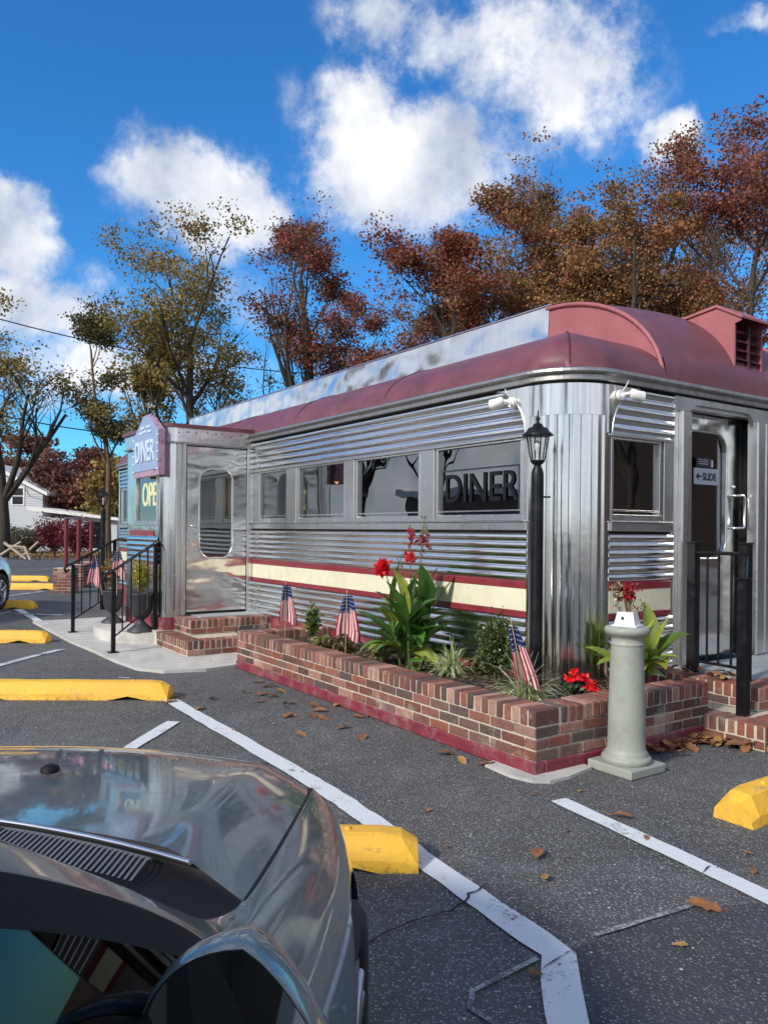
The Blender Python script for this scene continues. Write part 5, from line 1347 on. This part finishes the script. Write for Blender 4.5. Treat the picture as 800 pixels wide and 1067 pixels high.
    # mirrors
    for sg in (-1, 1):
        mb = MB(); cx, cy, cz = sg*.842, .34, .984*zs; n = 48; rows = []
        def outl(a, k=1.0):
            c, s_ = math.cos(a), math.sin(a)
            rx = .092; rz = .085 if s_ > 0 else .085
            return (sg*(rx*abs(c)**.85*(1 if c > 0 else -1))*k, (rz*s_-(.085*(c if c > 0 else -.10*c)))*k)
        prof_ = [(0, .985), (.002, 1.0), (.010, 1.015), (.025, 1.01), (.045, .95), (.065, .80), (.080, .56), (.088, .3), (.090, .02)]
        for dy, k_ in prof_:
            rows.append([(cx+outl(2*math.pi*q/n, k_)[0], cy+dy, cz+outl(2*math.pi*q/n, k_)[1]) for q in range(n+1)])
        mb.grid(rows, flip=(sg > 0)); hs_ = mb.build('mirror_housing', paint, root)
        mb = MB(); mb.grid([[(cx+outl(2*math.pi*q/n, k_)[0], cy+dy, cz+outl(2*math.pi*q/n, k_)[1]) for q in range(n+1)] for dy, k_ in ((0, .985), (-.001, .975), (.002, .965), (.010, .96))]); mb.build('mirror_bezel', 'dark_trim', hs_)
        mb = MB(); mb.add([(cx+outl(2*math.pi*q/n, .96)[0], cy+.008, cz+outl(2*math.pi*q/n, .96)[1]) for q in range(n)], [tuple(range(n))]); mb.build('mirror_glass', 'mirror_glass', hs_)
        mb = MB(); mb.tube([(sg*.84, cy+.04, .95*zs), (sg*.81, cy+.03, .89*zs)], [.025, .04], 12); mb.build('mirror_stalk', 'dark_trim', hs_)
        mb = MB(); mb.add([(sg*.842, .44, .875*zs), (sg*.825, .22, .895*zs), (sg*.745, .22, 1.06*zs), (sg*.75, .40, .97*zs)], [(0, 1, 2, 3)]); mb.build('mirror_sail', 'dark_trim', hs_)
    # wheels
    for yy in (1.30, -1.35):
        for sg in (-1, 1):
            zc = .315
            mb = MB(); ring = [(.21, .0), (.215, .03), (.285, .035), (.305, .02), (.312, -.02), (.312, -.15), (.305, -.18), (.28, -.195), (.21, -.19)]
            rows = []
            for k in range(41):
                a = 2*math.pi*k/40; rows.append([(sg*(.825+d), yy+r_*math.cos(a), zc+r_*math.sin(a)) for r_, d in ring])
            mb.grid(rows, flip=(sg < 0)); ty = mb.build('wheel', 'dark_rubber', root)
            mb = MB(); rows = []
            for k in range(41):
                a = 2*math.pi*k/40; rows.append([(sg*(.825+d), yy+r_*math.cos(a), zc+r_*math.sin(a)) for r_, d in ((.215, .02), (.205, .018), (.195, -.04), (.19, -.16))])
            mb.grid(rows, flip=(sg < 0))
            for k in range(5):
                a = 2*math.pi*k/5+.3
                for da in (-.16, .16):
                    p0 = (sg*(.825+.012), yy+.03*math.cos(a), zc+.03*math.sin(a)); p1 = (sg*(.825+.020), yy+.20*math.cos(a+da), zc+.20*math.sin(a+da)); mb.tube([p0, p1], [.02, .014], 6)
            mb.tube([(sg*.78, yy, zc), (sg*.825, yy, zc)], .045, 14)
            mb.build('rim', 'wheel_silver', ty)
            mb = MB(); mb.tube([(sg*.75, yy, zc), (sg*.765, yy, zc)], .15, 24); mb.build('brake_disc', 'cowl', ty)
    # cabin
    mb = MB(); mb.bbox(0, .42, .85*zs, .68, .20, .05, .03); mb.bbox(-.35, .22, .88*zs, .17, .12, .05, .03); mb.build('dashboard', 'dark_trim', root)
    mb = MB(); a = [(-.35+.18*math.cos(t), .04-.05*math.sin(t), .84*zs+.17*math.sin(t)) for t in [2*math.pi*k/24 for k in range(25)]]; mb.tube(a, .014, 8, cap=False); mb.build('steering_wheel', 'dark_trim', root)
    for x in (-.36, .36):
        mb = MB(); mb.bbox(x, -.35, .50*zs, .24, .25, .07, .04); mb.bbox(x, -.62, .82*zs, .23, .07, .30, .05); mb.bbox(x, -.64, 1.19*zs, .12, .05, .09, .03); mb.build('seat', 'cowl', root)
    return root
car = make_car('dark grey hatchback parked close on the left, bonnet towards the yellow stop', 'paint_grey')
car.location = (-.975, .36, 0); car.rotation_euler = (0, 0, R(-3.2))
car2 = make_car('white car at the left edge, only its nose and front wheel in view', 'paint_white', 1.16)
car2.location = (-7.48, 12.1, 0)
car2.rotation_euler = (0, 0, R(-2))

# ------------------------------------------------------------------ trees
def grow(rng, H, trunk_frac, spread, r0, dens=1.0, lean=(0, 0), fork=True, up=.25):
    br = []; tips = []
    def go(p, d, L, r, lev):
        n = 5 if lev < 2 else 4
        pts = [p.copy()]; rads = [r]; q = p.copy(); dd = d.copy()
        for i in range(n):
            dd = dd+np.array([rng.normal(0, .13+.05*lev), rng.normal(0, .13+.05*lev), rng.normal(0, .08)+up*(.30 if lev else .1)])*.6; dd /= np.linalg.norm(dd)
            q = q+dd*L/n; pts.append(q.copy()); rads.append(r*(1-.62*(i+1)/n))
        br.append((pts, rads, lev))
        if lev >= 2:
            for i in range(1, n+1): tips.append(pts[i])
        if lev >= 4: return
        nch = int(round([7, 5, 4, 3][lev]*dens))
        for k in range(nch):
            t = rng.uniform(.30 if lev else .0, 1.0); t = max(t, .02)
            i = min(n-1, int(t*n)); f = t*n-i; b_ = pts[i]*(1-f)+pts[i+1]*f
            az = rng.uniform(0, 2*math.pi) if lev else k*2.4+rng.uniform(-.5, .5); el = rng.uniform(.15, 1.0)
            cd = np.array([math.cos(az)*math.cos(el), math.sin(az)*math.cos(el), math.sin(el)*.9])
            cd = cd*.75+dd*.45; cd /= np.linalg.norm(cd)
            go(b_, cd, L*rng.uniform(.45, .72)*(1.0 if lev else spread), rads[i]*rng.uniform(.42, .62), lev+1)
    th = H*trunk_frac
    base = np.zeros(3); top = np.array([lean[0], lean[1], th])
    tp = [base, base*.5+top*.5+np.array([rng.normal(0, .1), rng.normal(0, .1), 0]), top]
    br.append((tp, [r0*1.15, r0*.92, r0*.82], 0))
    go(top, np.array([lean[0]*.3, lean[1]*.3, 1.0])/1.0, H-th-.0, r0*.8, 0)
    if fork: 
        for k in range(3):
            az = rng.uniform(0, 6.28); c_ = np.array([math.cos(az)*.55, math.sin(az)*.55, .8]); go(top*rng.uniform(.8, 1.0), c_/np.linalg.norm(c_), (H-th)*rng.uniform(.6, .85), r0*.55, 1)
    return br, np.array(tips)
def tree(name, label, x, y, H, cols, seed, trunk_frac=.3, spread=.62, r0=.22, leaves=16000, size=.15, clump=.25, dens=1.0, bark='bark', lean=(0, 0), group='autumn trees behind the diner', keep=.8, cat='tree', fork=True, width=None, gap=-.45):
    rng = np.random.RandomState(seed)
    br, tips = grow(rng, H, trunk_frac, spread, r0, dens, lean, fork)
    # settle the total height and the width of the crown
    sz_ = H/np.percentile(tips[:, 2], 97.5); rad = np.hypot(tips[:, 0], tips[:, 1]); sx_ = (width or H*.25)/np.percentile(rad, 93)
    sc = np.array([sx_, sx_, sz_])
    root = empty(name, (x, y, -.02), 0, label, cat, group)
    mb = MB()
    for pts, rads, lev in br:
        if rads[0] < .008: continue
        lim = H*(.86, .92, .97, 1.0, 1.0)[min(lev, 4)]; kk = len(pts)
        def out(p):
            z = p[2]*sz_; r_ = math.hypot(p[0], p[1])*sx_
            return z > lim or (z > H*.70 and r_ > (width or H*.25)*(.30+.60*math.sqrt(max(0, min(1, (H*1.0-z)/(H*.30))))))
        while kk > 1 and out(pts[kk-1]): kk -= 1
        if kk < 2: continue
        pts, rads = pts[:kk], rads[:kk]
        mb.tube([p*sc for p in pts], [max(.006, r_) for r_ in rads], 8 if lev == 0 else (6 if lev < 3 else 4), cap=False)
    mb.build('trunk', bark, root)
    tips = tips*sc
    rr_ = np.hypot(tips[:, 0], tips[:, 1]); w_ = (width or H*.25)
    k = (rng.rand(len(tips)) < keep) & (tips[:, 2] < H*1.0) & (rr_ < w_*1.15) & ((tips[:, 2] < H*.80) | (rr_ < w_*(.35+.65*np.sqrt(np.clip((H*1.03-tips[:, 2])/(H*.23), 0, 1))))); tt = tips[k]
    ph = rng.uniform(0, 6.28, 4); gf = np.sin(tt[:, 0]*1.7+ph[0])*np.sin(tt[:, 1]*1.5+ph[1])+.75*np.sin(tt[:, 2]*1.9+tt[:, 0]*.6+ph[2])+.4*np.sin(tt[:, 0]*3.6+tt[:, 2]*2.9+ph[3])
    tt = tt[gf > gap]
    # whole sprays share a tint, so the crown breaks into clumps
    tint = rng.randint(0, len(cols), len(tt))
    ncl = max(1, leaves//len(tt))
    cnt = rng.poisson(ncl*rng.gamma(1.6, 1/1.6, len(tt)))
    idx = np.repeat(np.arange(len(tt)), cnt)
    P = tt[idx]+np.clip(rng.normal(0, clump, (len(idx), 3)), -2.0*clump, 2.0*clump)*np.array([1, 1, .42])
    mixc = np.where(rng.rand(len(idx)) < .65, tint[idx], rng.randint(0, len(cols), len(idx)))
    V, F, C = leaf_quads(P, size, cols, rng, cidx=mixc)
    np_mesh('crown', V, F, C, 'leaf', root)
    return root
OL = [(.30, .21, .06), (.36, .25, .065), (.20, .18, .06), (.38, .24, .07), (.15, .14, .05)]
RD = [(0.295, 0.081, 0.052), (0.36, 0.099, 0.056), (0.229, 0.081, 0.047), (0.278, 0.135, 0.066), (0.181, 0.108, 0.056)]
BRN = [(0.338, 0.165, 0.078), (0.274, 0.14, 0.069), (0.386, 0.206, 0.086), (0.217, 0.133, 0.061), (0.274, 0.181, 0.078)]
MIX = [(0.338, 0.149, 0.069), (0.274, 0.165, 0.069), (0.193, 0.174, 0.069), (0.37, 0.19, 0.078), (0.306, 0.099, 0.052)]
def PX(px, D): return (px-400)/810*D
T = [
 # label, px, D, H, cols, seed, kw
 ('bare-branched tree at the far left edge in front of the pale house', 2, 36, 12.2, OL, 1, dict(gap=-.15, width=3.4, leaves=6188, trunk_frac=.30, r0=.30, keep=.35, spread=.6, size=.14, clump=.32)),
 ('slim brown-trunked oak with dark green sprays, left of the diner sign', 113, 33, 11.4, [(.06, .075, .03), (.10, .10, .035), (.16, .12, .04)], 2, dict(width=1.9, leaves=12833, trunk_frac=.42, fork=False, r0=.14, bark='bark_brown', keep=.6, spread=.55, size=.105)),
 ('tall golden-olive oak above the entrance vestibule', 203, 29, 12.9, OL, 3, dict(gap=-.15, width=4.1, leaves=21218, trunk_frac=.20, r0=.28, keep=.75, spread=.85, size=.105)),
 ('thin dark red oak with gaps in its crown over the steel roof panel', 330, 29, 13.6, [(.24, .09, .055), (.20, .10, .055), (.32, .07, .05), (.15, .09, .05)], 4, dict(width=2.5, leaves=15685, trunk_frac=.30, r0=.22, keep=.55, spread=.5, size=.105)),
 ('bright red oak behind the middle of the roof', 435, 27, 12.3, RD, 5, dict(gap=-.22, width=2.5, leaves=24641, trunk_frac=.2, keep=.72, spread=.6, size=.105)),
 ('orange-brown oak right of the red one behind the roof', 532, 29, 14.4, MIX, 6, dict(gap=-.22, width=3.2, leaves=34907, trunk_frac=.2, keep=.72, spread=.66, size=.105)),
 ('broad copper-brown oak behind the burgundy roof curve', 612, 28, 15.6, BRN, 7, dict(gap=-.22, width=3.9, leaves=41068, trunk_frac=.2, keep=.72, spread=.7, size=.105)),
 ('copper oak left of the reddish tree at the right edge', 690, 29, 16.0, MIX, 8, dict(gap=-.22, width=3.5, leaves=36961, trunk_frac=.22, keep=.7, spread=.64, size=.105)),
 ('tallest wine-red oak at the right edge of the view', 790, 26, 15.4, [(.27, .09, .07), (.22, .09, .065), (.32, .11, .07), (.25, .12, .07)], 9, dict(gap=-.22, width=4.6, leaves=32855, trunk_frac=.22, keep=.72, spread=.68, size=.105)),
 ('dark russet oak filling behind the red trees, lower in the row', 385, 36, 12.6, RD, 10, dict(gap=-.22, width=2.6, leaves=18480, trunk_frac=.25, keep=.8, spread=.62, size=.105)),
 ('brown oak in the second row behind the steel panel', 482, 36, 15.4, BRN, 12, dict(gap=-.22, width=4.0, leaves=20533, trunk_frac=.2, keep=.72, spread=.62, size=.105)),
 ('brown oak in the second row behind the roof vent', 735, 35, 16.5, BRN, 13, dict(gap=-.22, width=4.2, leaves=22587, trunk_frac=.2, keep=.72, spread=.62, size=.105)),
 ('green-brown oak in the second row behind the rounded roof', 590, 36, 17.0, [(.14, .12, .04), (.20, .12, .045), (.24, .10, .04)], 14, dict(gap=-.22, width=4.2, leaves=22587, trunk_frac=.2, keep=.72, spread=.62, size=.105)),
 ('sparse olive tree between the slim oak and the golden oak', 158, 40, 12.0, OL, 15, dict(gap=-.15, width=2.0, leaves=7072, trunk_frac=.3, r0=.16, keep=.5, spread=.6, size=.17)),
 ('low russet tree behind the pale house roof', 38, 58, 8.4, [(.20, .10, .06), (.15, .09, .06), (.24, .08, .05)], 16, dict(width=3.2, leaves=12833, trunk_frac=.2, keep=.72, spread=.75, size=.26, clump=.45)),
 ('low wine-brown tree over the white shed roof', 84, 55, 7.0, [(.16, .06, .05), (.13, .07, .05), (.2, .07, .05)], 17, dict(width=3.2, leaves=12833, trunk_frac=.2, keep=.72, spread=.8, size=.26, clump=.45)),
 ('small olive tree just left of the diner end wall', 118, 50, 6.0, OL, 18, dict(width=2.0, leaves=9982, trunk_frac=.2, keep=.72, spread=.8, size=.24, clump=.32)),
]
for lab, px, D, H, cols, seed, kw in T: tree('oak_tree', lab, PX(px, D), D, H, cols, seed, **kw)
# unseen trees added round the lot, to be mirrored in the steel and glass
back = tree('oak_tree', 'bare oak across the street behind the viewer', -6, -26, 13, OL, 30, leaves=9000, keep=.6, size=.2, group='street trees behind the viewer')
for i, (x, y, rz, sc) in enumerate(((17, -1, 1, .75), (19, 5, 2.2, .8), (-36, 2, .4, 1.0), (-26, 15, 4, .8), (-27, -6, 3, .9), (-31, 21, 2, .85), (22, 10, 5, .9))):
    c_ = copy_tree(back); c_.location = (x, y, -.02); c_.rotation_euler = (0, 0, rz); c_.scale = (sc, sc, sc); c_['label'] = ['oak at the right-hand side of the lot, nearest the street', 'oak far to the right of the lot, beyond the front steps', 'oak far to the left of the lot, in its middle', 'smaller oak far to the left beyond the white car', 'oak far to the left, nearest the street', 'oak far to the left behind the white car', 'oak far to the right, beyond the last stall'][i]

# shrubs and litter along the far edge of the lot
def bush(px, D, rx, rz, cols, seed, label, n=3500, size=.10, nm='bush'): leafball(nm, label, 0, 0, 0, rx, rz, n, size, cols, seed, 'bush', world=(PX(px, D), D), branches=22)
bush(56, 37, 1.0, .95, [(.16, .02, .03), (.11, .02, .03), (.20, .03, .04)], 61, 'dark red maple bush beyond the lot, left one of two', 4200)
bush(80, 36, .9, .9, [(.17, .02, .035), (.12, .02, .03), (.20, .03, .04)], 62, 'dark red maple bush beside the burgundy posts', 4200)
bush(34, 42, 1.4, .65, [(.09, .09, .06), (.12, .10, .08), (.06, .07, .04)], 63, 'grey-green leafless hedge below the pale house', 4200)
bush(12, 43, 1.3, .7, [(.10, .10, .07), (.13, .11, .08), (.07, .08, .05)], 64, 'grey-green twiggy hedge at the left edge', 4200)
rng = np.random.RandomState(9)
def litter(name, n, fn, size, cols, z=.02):
    P = np.array([fn() for _ in range(n)]); P = np.hstack([P, rng.uniform(0, z, (n, 1))])
    V, F, C = leaf_quads(P, size, cols, rng); V[:, 2] = np.abs(V[:, 2])*.45+.006
    o = np_mesh(name, V, F, C, 'dry_leaf'); return tag(o, kind='stuff')
LC = [(.30, .14, .05), (.36, .20, .07), (.22, .10, .05), (.42, .26, .09)]
tag(litter('leaf_litter', 9000, lambda: (rng.uniform(-26, -8), rng.normal(40, 2.2)), .16, [(.34, .22, .08), (.28, .16, .07), (.40, .28, .12)], .08), 'drift of yellow-brown leaves along the far edge of the lot', 'fallen leaves')
def along_planter():
    s = rng.uniform(.2, 3.5); w = -1.02-abs(rng.normal(0, .09))-.02; x, y, _ = D2W(w, s); return (x, y)
def step_corner():
    if rng.rand() < .6: w = rng.uniform(-.05, .62); s = -.70-abs(rng.normal(0, .06))
    else: w = .60-abs(rng.normal(0, .05)) if rng.rand() < .4 else rng.uniform(.4, 1.1); s = rng.uniform(-1.05, -.7) if w < .6 else -1.13-abs(rng.normal(0, .05))
    x, y, _ = D2W(w, s); return (x, y)
# individually modelled oak leaves
def oak_leaf_mesh(col, seed, curl=.25):
    random.seed(seed); mb = MB(); n = 9
    pts = []
    for i in range(n+1):
        t = i/n; lob = (.55+.45*abs(math.sin(t*math.pi*3.2+.4)))*math.sin(math.pi*min(.98, t*.9+.08))**.7
        w = .033*lob*random.uniform(.85, 1.1); x = -.05+.1*t
        zc = .006*math.sin(t*math.pi)*curl*2*random.uniform(.6, 1.2)
        pts.append([(x, -w, zc+w*curl*random.uniform(.1, .6)), (x, -w*.5, zc+.002), (x, 0, zc-.001), (x, w*.5, zc+.002), (x, w, zc+w*curl*random.uniform(.1, .6))])
    mb.grid(pts, 0, col, True); mb.tube([(-.05, 0, .002), (-.075, .004, .006)], .0012, 4, 0, tuple(c*.7 for c in col))
    return mb.build('fallen_leaf', 'dry_leaf')
protos = [oak_leaf_mesh(c, 70+i, cu) for i, (c, cu) in enumerate((((.33, .14, .06), .3), ((.26, .12, .06), .6), ((.40, .22, .08), .45), ((.20, .10, .055), .7)))]
leafpos = []
def gpx(px, py):
    r_ = R(.5); u = px-400; v = 553-py; f = 810; d = ((u*math.cos(r_)-v*math.sin(r_))/f, (u*math.sin(r_)+v*math.cos(r_))/f); D = -CAMH/d[1]; return (d[0]*D, D)
single = [(733, 948, 1.25, 0, 'large orange-brown leaf lying across the faint chalk mark'), (560, 893, 1.1, 1, 'curled brown leaf in the stall between the two white lines'), (568, 918, .7, 2, 'small yellow-brown leaf just below the curled one in the stall'),
          (647, 853, 1.0, 1, 'brown leaf resting on the right-hand white line'), (508, 798, 1.3, 0, 'brown leaf against the planter base near its corner'), (557, 1020, .5, 3, 'tiny leaf scrap beside the wide white line')]
for px, py, sc, k, lab in single:
    x, y = gpx(px, py); c_ = protos[k].copy(); COL.objects.link(c_); c_.location = (x, y, .016); c_.rotation_euler = (random.uniform(-.2, .2), random.uniform(-.2, .2), random.uniform(0, 6.28)); c_.scale = (sc, sc, sc); tag(c_, lab, 'leaf', 'fallen leaves near the planter')
grp = []
for px, py in ((262, 703), (270, 712), (283, 716), (257, 722), (276, 724), (284, 727), (290, 722), (300, 735), (268, 733), (296, 748), (304, 746), (322, 748), (340, 750), (336, 742), (350, 737), (358, 758), (372, 748), (374, 768), (312, 766), (330, 738), (187, 727), (178, 733), (210, 740), (225, 730), (196, 700), (216, 692), (480, 792), (470, 785)): grp.append(gpx(px, py))
for i, (x, y) in enumerate(grp):
    c_ = protos[i % 4].copy(); COL.objects.link(c_); sc = random.uniform(.8, 1.25); c_.location = (x+random.gauss(0, .02), y+random.gauss(0, .03), .012); c_.rotation_euler = (random.uniform(-.35, .35), random.uniform(-.35, .35), random.uniform(0, 6.28)); c_.scale = (sc, sc, sc)
    tag(c_, 'dry brown leaf on the asphalt between the white line and the long planter wall', 'leaf', 'dry leaves scattered beside the long planter wall')
random.seed(404)
for i in range(34):
    x, y = random.choice([(random.uniform(.9, 2.2), random.uniform(2.4, 4.3)), (random.uniform(.2, 1.2), random.uniform(3.2, 4.3)), (random.uniform(-1.6, .5), random.uniform(4.0, 6.6)), (random.uniform(-3, -1.6), random.uniform(5.5, 7.4))])
    c_ = protos[i % 4].copy(); COL.objects.link(c_); sc = random.uniform(.25, .6); c_.location = (x, y, .012); c_.rotation_euler = (random.uniform(-.3, .3), random.uniform(-.3, .3), random.uniform(0, 6.28)); c_.scale = (sc, sc, sc)
    tag(c_, 'small torn scrap of dry leaf lying on the open asphalt', 'leaf', 'leaf scraps strewn over the asphalt')
for i in range(70):
    x, y = step_corner(); c_ = protos[i % 4].copy(); COL.objects.link(c_); sc = random.uniform(.8, 1.2)
    c_.location = (x, y, .012+random.uniform(0, .035)); c_.rotation_euler = (random.uniform(-.6, .6), random.uniform(-.6, .6), random.uniform(0, 6.28)); c_.scale = (sc, sc, sc)
    tag(c_, 'dry brown leaf in the drift at the foot of the planter and front steps', 'leaf', 'dry leaves drifted against the front steps')
for i in range(14):
    x, y, _ = D2W(random.uniform(1.02, 1.25), random.uniform(-.6, -.1)); c_ = protos[i % 4].copy(); COL.objects.link(c_)
    c_.location = (x, y, .345+random.uniform(0, .02)); c_.rotation_euler = (random.uniform(-.5, .5), random.uniform(-.5, .5), random.uniform(0, 6.28)); c_.scale = (.9, .9, .9)
    tag(c_, 'dry leaf blown under the front handrail on the brick landing', 'leaf', 'dry leaves under the front handrail')
for p_ in protos: bpy.data.objects.remove(p_)
def inbed():
    if rng.rand() < .75: x, y, _ = D2W(rng.uniform(-.8, -.05), rng.uniform(-.45, 3.3))
    else: x, y, _ = D2W(rng.uniform(0, .6), rng.uniform(-.45, -.05))
    return (x, y)
o = litter('mulch', 1800, inbed, .035, [(.10, .06, .035), (.16, .09, .05), (.06, .04, .03), (.26, .20, .14)]); o.location.z = .285
tag(o, 'dark bark mulch and dead leaves covering the planter bed', 'mulch')

# ------------------------------------------------------------------ burgundy posts on a low brick pier row, far left
random.seed(77)
for i, (px, D) in enumerate(((69, 17.0), (82, 18.6), (95, 20.2))):
    x = PX(px, D); o = MB(); o.tube([(0, 0, .55), (0, 0, 1.62)], .045, 10); rt = empty('burgundy_post', (x, D, 0), 0, ['nearest, leftmost of the three burgundy posts', 'middle one of the three burgundy posts', 'rightmost, farthest of the three burgundy posts'][i]+' beyond the entrance rails', 'post', 'burgundy posts on brick piers')
    o.build('post', 'red_pole', rt)
    m2 = MB(); stretcher(m2, (-.2, -.2), (1, 0), .4, 0, 8, .2); stretcher(m2, (-.2, .2), (0, -1), .4, 0, 8, .1); stretcher(m2, (.2, -.2), (0, 1), .4, 0, 8, .1); m2.build('brick_pier', 'brick', rt); m3 = MB(); m3.box(-.19, .19, -.19, .19, 0, .55); m3.build('mortar_core', 'mortar', rt)
# sawhorse of pale broken timber near the white car
mb = MB()
for a, b_ in (((-.9, 0, .75), (.1, -.1, .05)), ((-.2, .1, .1), (.55, .1, .8)), ((-1.1, .1, .2), (-.2, .05, .8)), ((.0, 0, .55), (.3, -.1, .0)), ((-.7, 0, .6), (.0, .1, .55))): mb.tube([a, b_], [.07, .05], 7)
tag(mb.build('broken_branches', 'pale_wood', None, (PX(26, 34), 34, 0)), 'pale broken branches piled beyond the white car', 'branches')

# ------------------------------------------------------------------ houses far left
HX = PX(-8, 52)
hs = empty('siding_house', (HX, 52, 0), 0, 'pale grey sided house with one dark gable window at the far left', 'house')
mb = MB(); w2 = 3.35; P = [(-w2-.0, 0), (w2, 0), (w2, 3.9), (0, 5.5), (-w2, 3.9)]
mb.prism([(u-.0, v) for u, v in P], lambda u, v, d: (u, d, v), 0, 9)
for k in range(24): mb.box(-w2-.01, w2+.01, -.02, 0, .1+k*.155, .125+k*.155)
mb.build('wall', 'siding', hs, fixn=True)
mb = MB(); mb.prism([(-w2-.5, 3.55), (0, 5.45), (w2+.5, 3.55), (w2+.5, 3.75), (0, 5.72), (-w2-.5, 3.75)], lambda u, v, d: (u, d, v), -.5, 9.4); mb.build('roof', 'white_plastic', hs, fixn=True)
mb = MB(); mb.box(1.25, 2.15, -.05, -.02, 2.9, 4.15); wn = mb.build('window', 'white_plastic', hs)
mb = MB(); mb.box(1.35, 2.05, -.06, -.051, 2.98, 3.5); mb.box(1.35, 2.05, -.06, -.051, 3.57, 4.05); mb.build('pane', 'window_dark', wn)
sh = empty('white_shed', (PX(78, 48), 48, 0), 0, 'long low white shed beyond the lot behind the red bushes', 'shed')
mb = MB(); mb.box(-2.4, 2.6, 0, 4, 0, 2.1); mb.build('wall', 'siding', sh)
mb = MB(); mb.prism([(-2.8, 2.5), (2.8, 1.9), (2.8, 2.05), (-2.8, 2.72)], lambda u, v, d: (u, d, v), -.4, 4.2); mb.build('roof', 'white_plastic', sh, fixn=True)
mb = MB(); mb.box(-1.6, -.9, -.03, 0, .6, 1.5); mb.box(.6, 1.6, -.03, 0, .2, 1.8); mb.build('window', 'window_dark', sh)
b2 = empty('brown_cottage', (PX(116, 60), 60, 0), 0, 'brown gabled cottage just left of the diner end wall', 'house')
mb = MB(); mb.box(-4.5, 4, 0, 7, 0, 3.2); mb.build('wall', 'siding_brown', b2); mb = MB(); mb.prism([(-5, 3.1), (4.5, 3.1), (3, 5.2), (-3.5, 5.2)], lambda u, v, d: (u, d, v), -.4, 7.4); mb.build('roof', 'roof_shingle', b2, fixn=True)

# unseen building left of the lot, added to be mirrored in the windows
bb = empty('street_building', (-38, 8, 0), R(-80), 'long low brick building left of the lot, out of view', 'building')
mb = MB(); mb.box(-14, 14, -6, 0, 0, 3.6); mb.build('wall', 'siding_brown', bb); mb = MB(); mb.box(-14.4, 14.4, -6.4, .4, 3.6, 4.0); mb.build('roof', 'white_plastic', bb)

pmat('shade_brick', (.05, .035, .03), .8)  # near-black, to darken what the front windows mirror
b3 = empty('street_building', (30, 4, 0), R(85), 'two-storey brown building right of the lot, out of view', 'building')  # out of view, added so the front windows mirror something dark
mb = MB(); mb.box(-16, 16, -6, 0, 0, 6.5); mb.build('wall', 'shade_brick', b3); mb = MB(); mb.box(-16.4, 16.4, -6.4, .4, 6.5, 6.9); mb.build('roof', 'roof_shingle', b3)
# ------------------------------------------------------------------ overhead cable and its poles
pole_l = (PX(-60, 26), 26); pole_r = (PX(372, 34), 34)
for i, (x, y) in enumerate((pole_l, pole_r)):
    mb = MB(); mb.tube([(0, 0, 0), (0, 0, 8.9)], [.16, .11], 10); up_ = empty('utility_pole', (x, y, 0), 0, ['brown utility pole outside the left of the view', 'brown utility pole hidden among the red oaks'][i], 'pole'); mb.build('shaft', 'bark_brown', up_)
    mb = MB(); mb.bbox(0, 0, 8.4, .9, .06, .06, .01); mb.build('crossarm', 'bark_brown', up_)
def cable(z0, z1, sag, lab):
    mb = MB(); pts = []
    for k in range(25):
        t = k/24; pts.append((pole_l[0]*(1-t)+pole_r[0]*t, pole_l[1]*(1-t)+pole_r[1]*t, z0*(1-t)+z1*t-sag*4*t*(1-t)))
    mb.tube(pts, .022, 5); tag(mb.build('overhead_cable', 'dark_rubber'), lab, 'cable')
cable(8.9, 8.2, .55, 'upper black overhead cable crossing the trees at left'); cable(5.6, 6.0, .9, 'lower thin black cable crossing low over the pale house')
